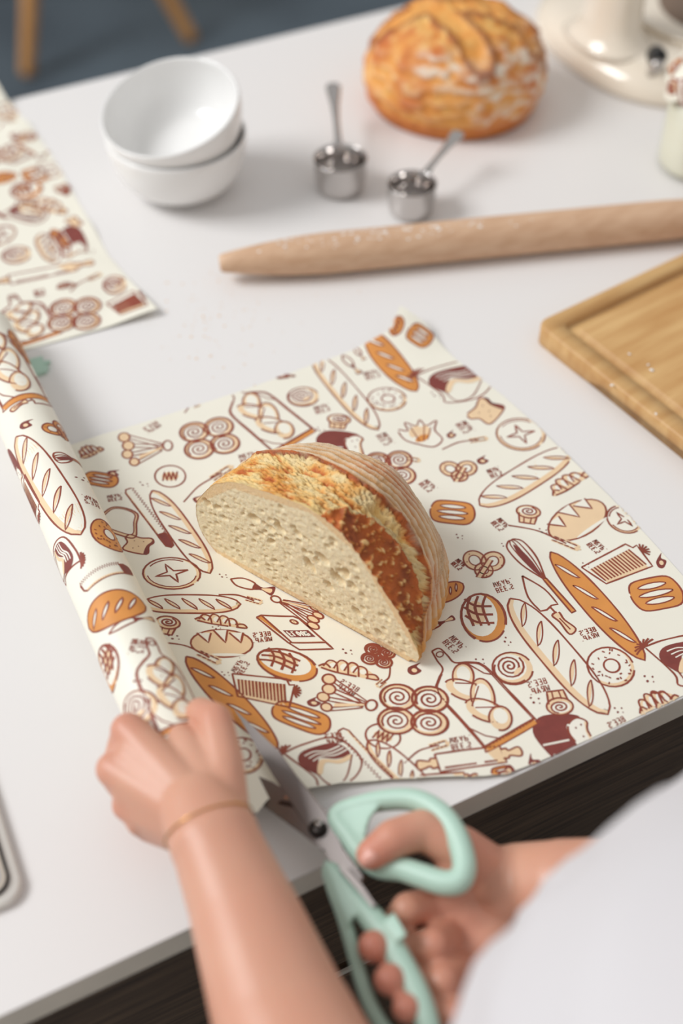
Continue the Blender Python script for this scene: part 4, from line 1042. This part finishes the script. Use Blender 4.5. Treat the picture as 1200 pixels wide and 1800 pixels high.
# ------------------------------------------------------------------ crumbs and flour on the worktop
rr = random.Random(9); cr = []; fl = []
def flake(c, q, sq=.4):
    n = 6; ring = [c + np.array([math.cos(x) * q * rr.uniform(.6, 1.4), math.sin(x) * q * rr.uniform(.6, 1.4), 0]) for x in np.linspace(0, 2 * math.pi, n, endpoint=False)]
    return ring + [c + np.array([0, 0, q * sq])], [(i, (i + 1) % n, n) for i in range(n)]
for k in range(130):
    c = T(rr.gauss(380, 60), rr.gauss(560, 55)) if k < 110 else T(rr.uniform(280, 640), rr.uniform(470, 640))
    cr.append(flake(c + np.array([0, 0, .0001]), abs(rr.gauss(.0004, .00035)) + .00025))
v, f = merge(cr); o = mk('bread_crumbs', v, f, mat('crumb_specks', (232, 200, 168), .8), smooth=False); tag(o, 'scatter of tiny pale crumbs on the worktop left of the wrap', 'crumbs', kind='stuff')
for px, py, q in ((1144, 650, .0022), (1139, 641, .0012), (1075, 677, .0018), (1152, 727, .0016), (1106, 622, .0012)): fl.append(flake(board_pt(px, py, .0002 if px < 1100 else -.0002), q, .5))
v, f = merge(fl); o = mk('flour_flecks', v, f, M_flour, smooth=False); tag(o, 'white flour flecks on the bamboo cutting board', 'flour', kind='stuff')

# ------------------------------------------------------------------ scissors
q0, q1, q2 = T(560, 1455, 0.928), T(412, 1247, 0.9185), T(465, 1418, 0.9185)
SN = unit(np.cross(q1 - q0, q2 - q0)); SN = SN if SN[2] > 0 else -SN
def sc(x, y, h=0.0): return on_plane(x, y, q0 + SN * h, SN)
def plate(name, px, h0, h1, m, parent, bev=0.0):
    a = [sc(x, y, h0) for x, y in px]; b = [p + SN * (h1 - h0) for p in a]
    if bev:
        c = sum(b) / len(b); b = [p + unit(c - p) * bev for p in b]
    v, f = loft([a, b]); return mk(name, v, f, m, parent, smooth=False)
scz = thing('scissors', 'kitchen scissors with mint green handles held in the right hand', 'scissors', q0)
upper = [(411, 1246), (452, 1284), (491, 1321), (522, 1364), (550, 1398), (574, 1430), (592, 1466), (606, 1496), (640, 1545), (622, 1566), (590, 1532), (572, 1496), (548, 1466), (520, 1426), (502, 1398), (478, 1360), (456, 1323), (424, 1266)]
plate('blade', upper, 0.0004, 0.0022, M_blade, scz, 0.0007)
lower = [(392, 1352), (436, 1358), (480, 1376), (506, 1392), (545, 1402), (574, 1424), (604, 1436), (640, 1462), (622, 1494), (590, 1496), (567, 1496), (530, 1466), (490, 1437), (462, 1416), (420, 1384)]
plate('blade', lower, -0.0018, 0.0, M_blade, scz, 0.0005)
plate('bevel', [(503, 1399), (541, 1414), (541, 1420), (500, 1404)], 0.0001, 0.0012, M_steel, scz)  # bevelled edge as a brighter steel strip, its highlight put into the colour
plate('notch_shade', [(494, 1407), (540, 1419), (532, 1424), (488, 1413)], -0.0002, 0.0004, mat('notch_shade_steel', (72, 62, 58), .3, 1.0), scz)  # dark plate laid on the blade as the shaded underside of the cutout
v, f = lathe([(.001, 0), (.0052, 0), (.0056, .0008), (.0056, .003), (.0045, .004), (.001, .004)], 28, sc(559, 1458, .002), SN); mk('pivot_screw', v, f, mat('dark_screw', (52, 48, 46), .3, 1.0), scz)
v, f = lathe([(.001, 0), (.0026, 0), (.0022, .001), (.001, .0012)], 20, sc(560, 1447, .0058), SN); mk('screw_glint', v, f, M_steel, scz)  # small bright disc added as the glint on the dark screw
def P3(pts, h=0.0): return [sc(x, y, h if not hasattr(h, '__len__') else h[i]) for i, (x, y) in enumerate(pts)]
# upper handle (thumb loop)
top = [(592, 1434), (640, 1414), (694, 1405), (738, 1409), (778, 1434), (804, 1474), (816, 1520), (808, 1548), (780, 1552), (742, 1540), (706, 1528), (668, 1524), (640, 1506), (614, 1472)]
path = catmull(P3(top), 6, True); rad = [0.0062 + 0.0012 * math.sin(k / len(path) * math.pi) for k in range(len(path))]
parts = [tube(path, rad, 14, True, flat=1.15)]
wedge = [(580, 1430), (640, 1412), (668, 1416), (650, 1440), (642, 1468), (652, 1500), (624, 1484)]
a = P3(wedge, -.006); b = P3(wedge, .006); parts.append(loft([a, b]))
remeshed('handle', parts, 0.0011, 8, M_mint, scz)
# lower handle (finger loop)
low = [(580, 1528), (622, 1578), (668, 1634), (700, 1686), (730, 1744), (750, 1800), (752, 1838), (728, 1852), (694, 1832), (662, 1788), (640, 1738), (622, 1676), (604, 1612), (586, 1560)]
path = catmull(P3(low), 6, True); m_ = len(path)
rad = [np.interp(k / m_, [0, .12, .3, .45, .55, .8, 1], [.005, .0078, .008, .0062, .0045, .0042, .005]) for k in range(m_)]
parts = [tube(path, rad, 14, True, flat=1.15)]
wedge = [(569, 1510), (592, 1526), (640, 1588), (650, 1606), (622, 1610), (612, 1630), (596, 1592)]
a = P3(wedge, -.006); b = P3(wedge, .007); parts.append(loft([a, b]))
blk = [(672, 1624), (692, 1603), (716, 1644), (696, 1658)]
a = P3(blk, -.004); b = P3(blk, .0105); parts.append(loft([a, b]))
remeshed('handle', parts, 0.0011, 7, M_mint, scz)
plate('tang', [(608, 1522), (640, 1560), (664, 1596), (658, 1600), (632, 1568), (600, 1532)], 0.004, 0.0092, M_blade, scz)

# ------------------------------------------------------------------ person
per = thing('person', 'person in a white shirt cutting printed wrap, left hand on the roll', 'person', (0.345, 0.0, 0.0))
fine = []
def limb(*seq, wide=None, k=1.0):
    for (a, ra), (b, rb) in zip(seq[:-1], seq[1:]): fine.append(cone_cap(a, b, ra, rb, 28, wide, k))
# --- left arm
WL = T(376, 1474, 0.974); EL = np.array([0.092, 0.105, 0.985]); SL = np.array([0.16, -0.04, 1.275])
midL = T(500, 1800, 0.962); m1 = T(428, 1602, 0.966)
limb((T(352, 1420, .972), .0215), (WL, .0245), wide=(0.2, 0.3, 1), k=1.12)
limb((WL, .0245), (m1, .0292), (midL, .0365), (EL, .041), wide=(0.2, 0.3, 1), k=1.06)
limb((EL, .041), (SL, .044))
# metacarpals
mc = {'i': T(226, 1284, .972), 'm': T(200, 1352, .963), 'r': T(226, 1414, .949), 'p': T(262, 1452, .934)}
bs = {'i': T(366, 1432, .974), 'm': T(356, 1446, .972), 'r': T(348, 1458, .966), 'p': T(346, 1470, .958)}
for key, r0, r1 in (('i', .015, .0118), ('m', .0155, .0116), ('r', .015, .0108), ('p', .014, .0100)): limb((bs[key], r0), (mc[key], r1))
# fill between metacarpals
for a_, b_ in (('i', 'm'), ('m', 'r'), ('r', 'p')):
    limb(((bs[a_] + bs[b_]) / 2, .0155), ((mc[a_] + mc[b_]) / 2 + np.array([0, 0, .0005]) + ((bs[a_] + bs[b_]) / 2 - (mc[a_] + mc[b_]) / 2) * .12, .0115))
# fingers curling round the roll
def rp3(s, deg, r): # point round the roll
    t = math.radians(deg); return RA + RD * s + (_e1 * math.sin(t) + _e2 * math.cos(t)) * r
for key, r in (('i', .0098), ('m', .0102), ('r', .0096), ('p', .0086)):
    s = (mc[key] - RA) @ RD
    pip = rp3(s + .002, -98, RR + .016); dip = rp3(s + .002, -150, RR + .0105); tip_ = rp3(s + .001, -195, RR + .0092)
    limb((mc[key], r + .001), (pip, r), (dip, r * .9), (tip_, r * .8))
# thumb
t0, t1, t2, t3 = T(392, 1420, .97), T(392, 1338, .975), T(378, 1266, .977), T(352, 1252, .968)
limb((t0, .016), (t1, .0128), (t2, .0112), (t3, .0098))
limb((T(370, 1390, .97), .017), (T(330, 1320, .97), .0125), (T(318, 1296, .968), .009))
limb((T(380, 1400, .962), .015), (T(360, 1330, .966), .012))
# --- right arm
WR = T(915, 1552, 0.915); ER = np.array([0.50, 0.10, 1.0]); SR = np.array([0.53, -0.04, 1.275])
limb((T(880, 1560, .914), .0235), (WR, .0235), (T(985, 1556, .93), .0265), (ER, .042), wide=(0, 0, 1), k=1.05)
limb((ER, .042), (SR, .044))
pm = {'i': T(762, 1592, .912), 'm': T(794, 1640, .905), 'r': T(812, 1694, .901), 'p': T(826, 1746, .90)}
pb_ = {'i': T(872, 1542, .915), 'm': T(880, 1560, .912), 'r': T(886, 1580, .908), 'p': T(890, 1600, .905)}
for key, r0, r1 in (('i', .0165, .0125), ('m', .0165, .012), ('r', .0155, .0112), ('p', .0145, .0102)): limb((pb_[key], r0), (pm[key], r1))
for a_, b_ in (('i', 'm'), ('m', 'r'), ('r', 'p')):
    limb(((pb_[a_] + pb_[b_]) / 2, .0165), ((pm[a_] + pm[b_]) / 2 + ((pb_[a_] + pb_[b_]) / 2 - (pm[a_] + pm[b_]) / 2) * .15, .0114))
def under(x, y, d): return sc(x, y, -d)
fr = {'m': [under(762, 1662, .016), under(706, 1672, .02), sc(656, 1664, .006)], 'r': [under(778, 1726, .016), under(730, 1734, .02), sc(684, 1722, .007)], 'p': [under(794, 1786, .015), under(752, 1786, .018), sc(714, 1772, .006)]}
for key, r in (('m', .0104), ('r', .0102), ('p', .0092)):
    a, b, c = fr[key]; limb((pm[key], r + .0012), (a, r), (b, r * .97), (c, r * .93))
# index finger behind the handle
limb((pm['i'], .0118), (under(716, 1598, .016), .0104), (under(690, 1632, .022), .0096), (under(706, 1662, .024), .0086))
# thumb through the loop
h0, h1, h2, h3, h4 = T(868, 1538, .918), sc(808, 1492, -.013), sc(742, 1458, .001), sc(690, 1474, .011), sc(652, 1502, .013)
limb((h0, .017), (h1, .0145), (h2, .0125), (h3, .0118), (h4, .0095))
limb((T(850, 1560, .912), .0185), (T(800, 1545, .905), .0155), (T(770, 1570, .905), .012))
limb((T(845, 1540, .914), .016), (sc(800, 1520, -.018), .0125))
av, af = remeshed('arms', fine, 0.0016, 14, None)
coarse = []
def big(a, b, ra, rb, wide=None, k=1.0): coarse.append(cone_cap(np.array(a, float), np.array(b, float), ra, rb, 20, wide, k))
TC = np.array([0.345, -0.02])
big((0.345, 0.03, 1.0), (0.345, -0.01, 1.17), .1, .085, (0, 1, 0), 1.3)
big((0.345, 0.02, 0.9), (0.345, 0.035, 1.0), .12, .105, (0, 1, 0), 1.3)
big(SL, SR, .045, .045); big((0.345, -0.03, 1.24), (0.345, -0.005, 1.38), .052, .045)
big((0.345, -0.005, 1.36), (0.345, 0.025, 1.44), .044, .046)
# head looking down at the work
HC = np.array([0.345, 0.055, 1.485]); hf = unit(np.array([-0.12, 0.78, -0.6])); hu = unit(np.array([-0.08, 0.6, 0.79])); hu = unit(hu - hf * (hu @ hf)); hr = np.cross(hf, hu)
def hp(r, u, f_): return HC + hr * r + hu * u + hf * f_
big(hp(0, .035, -.018), hp(0, .03, .012), .078, .076); big(hp(0, -.02, .02), hp(0, -.062, .05), .062, .032)
big(hp(0, .0, .078), hp(0, -.018, .098), .009, .012)                      # nose
big(hp(-.02, -.045, .075), hp(.02, -.045, .075), .012, .012)
for s in (-1, 1):
    big(hp(s * .07, .0, .0), hp(s * .078, .02, -.012), .012, .018)         # ears
    big(hp(s * .03, .028, .068), hp(s * .045, .03, .06), .012, .012)       # brow
    x = 0.345 + s * 0.085
    big((x, 0.02, 0.86), (x, 0.02, 0.48), .085, .058); big((x, 0.02, 0.48), (x, -0.01, 0.09), .055, .038); big((x, -0.03, 0.045), (x, 0.11, 0.035), .038, .03)
cv_, cf_ = remeshed('trunk', coarse, 0.006, 6, None)
V, Fc = merge([(av, af), (cv_, cf_)])
VA = np.array([tuple(v) for v in V]); base_c, red_c, pale_c = np.array(lin((211, 158, 133))), np.array(lin((200, 112, 92))), np.array(lin((218, 170, 146)))
red = np.zeros(len(VA))
for pt, rad_, amt in [(fr[k][2], .022, .75) for k in 'mrp'] + [(fr[k][0], .02, .35) for k in 'mrp'] + [(h4, .02, .7), (h3, .018, .4), (pm['i'], .03, .4), (pm['m'], .03, .45), (pm['r'], .03, .45), (h1, .03, .35)] + [(mc[k], .017, .4) for k in 'imrp'] + [(t2, .016, .35)]:
    dd = np.linalg.norm(VA - pt, axis=1); red = np.maximum(red, amt * np.clip(1.15 - dd / rad_, 0, 1))
nz_ = np.array([noise.noise(Vector((v[0] * 28, v[1] * 28, v[2] * 28))) for v in VA])
red = np.clip(red + 0.12 * nz_ + .06, 0, 1)[:, None]
cols = base_c * (1 - red) + red_c * red; cols = cols + (pale_c - base_c) * np.clip(-nz_ * .6, 0, .6)[:, None]
mk('body', V, Fc, M_skin, per, cols=np.c_[cols, np.ones(len(VA))])
for s in (-1, 1):
    v, f = lathe([(.0005, 0), (.006, .001), (.01, .004), (.012, .01)], 20, hp(s * .032, .006, .074), -hf); mk('eye', v, f, M_eye, per)
    v, f = lathe([(.0005, 0), (.004, .0006), (.0045, .003)], 16, hp(s * .032, .006, .0748), -hf); mk('iris', v, f, M_iris, per)
v, f = tube([hp(-.022, -.046, .083), hp(-.01, -.042, .089), hp(0, -.043, .09), hp(.01, -.042, .089), hp(.022, -.046, .083)], [.002, .005, .005, .005, .002], 10); mk('lips', v, f, M_lip, per)
# hair: cap and low bun
rings = []
for t in np.linspace(0.02, 1, 16):
    ph_ = t * 1.95; ring = []
    for a in np.linspace(0, 2 * math.pi, 36, endpoint=False):
        fr_ = math.cos(a); lim = ph_ * (0.62 if fr_ > .3 else 1.0 if fr_ < -.2 else 0.62 + .38 * (.3 - fr_) / .5)
        rad_ = 0.089; ring.append(hp(rad_ * math.sin(lim) * math.sin(a) * .95, .03 + rad_ * math.cos(lim), -.006 + rad_ * math.sin(lim) * math.cos(a)))
    rings.append(ring)
v, f = loft(rings, True, False); mk('hair', v, f, M_hair, per)
v, f = lathe([(.001, -.035), (.02, -.03), (.033, -.012), (.035, .004), (.026, .024), (.01, .033), (.001, .034)], 28, hp(0, -.01, -.105), hu); mk('hair_bun', v, f, M_hair, per)

# nails
def nail(c, nrm, along, l, w_):
    nrm = unit(nrm); along = unit(along - nrm * (along @ nrm)); sd = np.cross(nrm, along); V = []; R = []
    for q in (1, .8, .45): R.append([c + along * l * q * math.cos(a) + sd * w_ * q * math.sin(a) + nrm * (.0011 * (1 - q * q)) - nrm * (w_ * .28 * (q * math.sin(a)) ** 2) for a in np.linspace(0, 2 * math.pi, 18, endpoint=False)])
    v, f = loft(R, False, True); return mk('fingernail', v, f, M_nail, per)
nail(h4 + unit(SN * .8 + unit(h4 - h3) * .35 + unit(np.cross(SN, h4 - h3)) * .55) * .0086, SN * .8 + unit(h4 - h3) * .35 + unit(np.cross(SN, h4 - h3)) * .55, h4 - h3, .0055, .0042)

# shirt: loose body with soft folds, and sleeves
def ring_t(cx, cy, rx, ryf, ryb, z, p=2.5, n=96):
    out = []
    for a in np.linspace(0, 2 * math.pi, n, endpoint=False):
        c_, s_ = math.cos(a), math.sin(a)
        out.append(np.array([cx + rx * math.copysign(abs(c_) ** (2 / p), c_), cy + (ryf if s_ > 0 else ryb) * math.copysign(abs(s_) ** (2 / p), s_), z]))
    return out
_cx, _cy, _rx, _rf = .315, .05, .2, .188
SH = [(0.80, _cx, _cy, _rx - .01, _rf - .035, .15), (0.88, _cx, _cy, _rx - .008, _rf - .025, .15), (0.96, _cx, _cy, _rx, _rf - .012, .145), (1.02, _cx, _cy, _rx + .005, _rf - .002, .14), (1.07, _cx, _cy, _rx + .006, _rf, .14), (1.12, _cx, _cy - .01, _rx + .004, _rf - .01, .135), (1.18, _cx + .01, _cy - .03, _rx, _rf - .035, .125), (1.23, .34, -.02, .19, .125, .11), (1.275, .345, -.03, .2, .09, .09), (1.31, .345, -.025, .17, .075, .075), (1.335, .345, -.02, .11, .07, .068), (1.35, .345, -.015, .078, .066, .062)]
zz = [s[0] for s in SH]; rings = []
for z in np.linspace(0.80, 1.35, 90):
    pr_ = [np.interp(z, zz, [s[k] for s in SH]) for k in range(1, 6)]
    rg = ring_t(pr_[0], pr_[1], pr_[2], pr_[3], pr_[4], z)
    out = []
    for p in rg:
        o_ = unit(np.array([p[0] - pr_[0], p[1] - pr_[1], 0]))
        fold = 0.010 * fbm(p[0] * 7 + p[2] * 5, p[1] * 7, p[2] * 6, 2) - 0.018 * math.exp(-((p[0] - .2 - (p[2] - 1.08) * .5) / .016) ** 2) * sstep(.93, 1.0, z) * sstep(1.15, 1.07, z) - 0.018 * math.exp(-((p[0] - .265 - (p[2] - 1.08) * .8) / .016) ** 2) * sstep(.95, 1.02, z) * sstep(1.16, 1.08, z)
        out.append(p + o_ * fold)
    rings.append(out)
v, f = loft(rings, False, False); mk('shirt', v, f, M_shirt, per)
def sleeve(S0, E0, far, r0, r1):
    d = E0 - S0; u = unit(d); pth = [S0 - u * .062, S0 - u * .056, S0 - u * .04] + [S0 - u * .015 + d * t * far for t in np.linspace(0, 1, 14)]
    v, f = tube(pth, [.008, .03, .052] + [r0 + (r1 - r0) * t + .004 * math.sin(t * 9) for t in np.linspace(0, 1, 14)], 28)
    return mk('sleeve', v, f[:-1], M_shirt, per)
sleeve(SL, EL, .62, .066, .062); sleeve(SR, ER, .8, .066, .062)
# trousers and shoes
v_, f_ = [], []
tr = []
for s in (-1, 1):
    x = 0.345 + s * 0.088
    tr.append(cone_cap((x, .02, .84), (x, .02, .48), .1, .075, 24)); tr.append(cone_cap((x, .02, .48), (x, -.005, .1), .075, .06, 24))
tr.append(cone_cap((.265, .02, .86), (.425, .02, .86), .125, .125, 24))
remeshed('trousers', tr, 0.009, 6, M_denim, per)
for s in (-1, 1):
    x = 0.345 + s * 0.088
    rings = [[np.array([x + .045 * k * math.cos(a), .04 + .135 * k * math.sin(a), z]) for a in np.linspace(0, 2 * math.pi, 28, endpoint=False)] for z, k in ((.0, .97), (.012, 1.0), (.03, 1.0), (.05, .92), (.07, .7), (.08, .4))]
    v, f = loft(rings); mk('shoe', v, f, M_black, per)

# thin gold bracelet on the left wrist
bw_c = WL + (T(352, 1420, .972) - WL) * .35; bd_ = unit(midL - T(352, 1420, .972)); u1, u2 = frame_of(bd_, (0.2, 0.3, 1))
ringc = [bw_c + (u1 * math.cos(a) * .0272 + u2 * math.sin(a) * .0248) for a in np.linspace(0, 2 * math.pi, 90, endpoint=False)]
brc = []
v, f = tube(ringc, .00055, 6, True); brc.append((v, f))
v, f = merge(brc); bra = mk('bracelet', v, f, M_gold)
tag(bra, 'thin gold chain bracelet on the left wrist', 'bracelet')
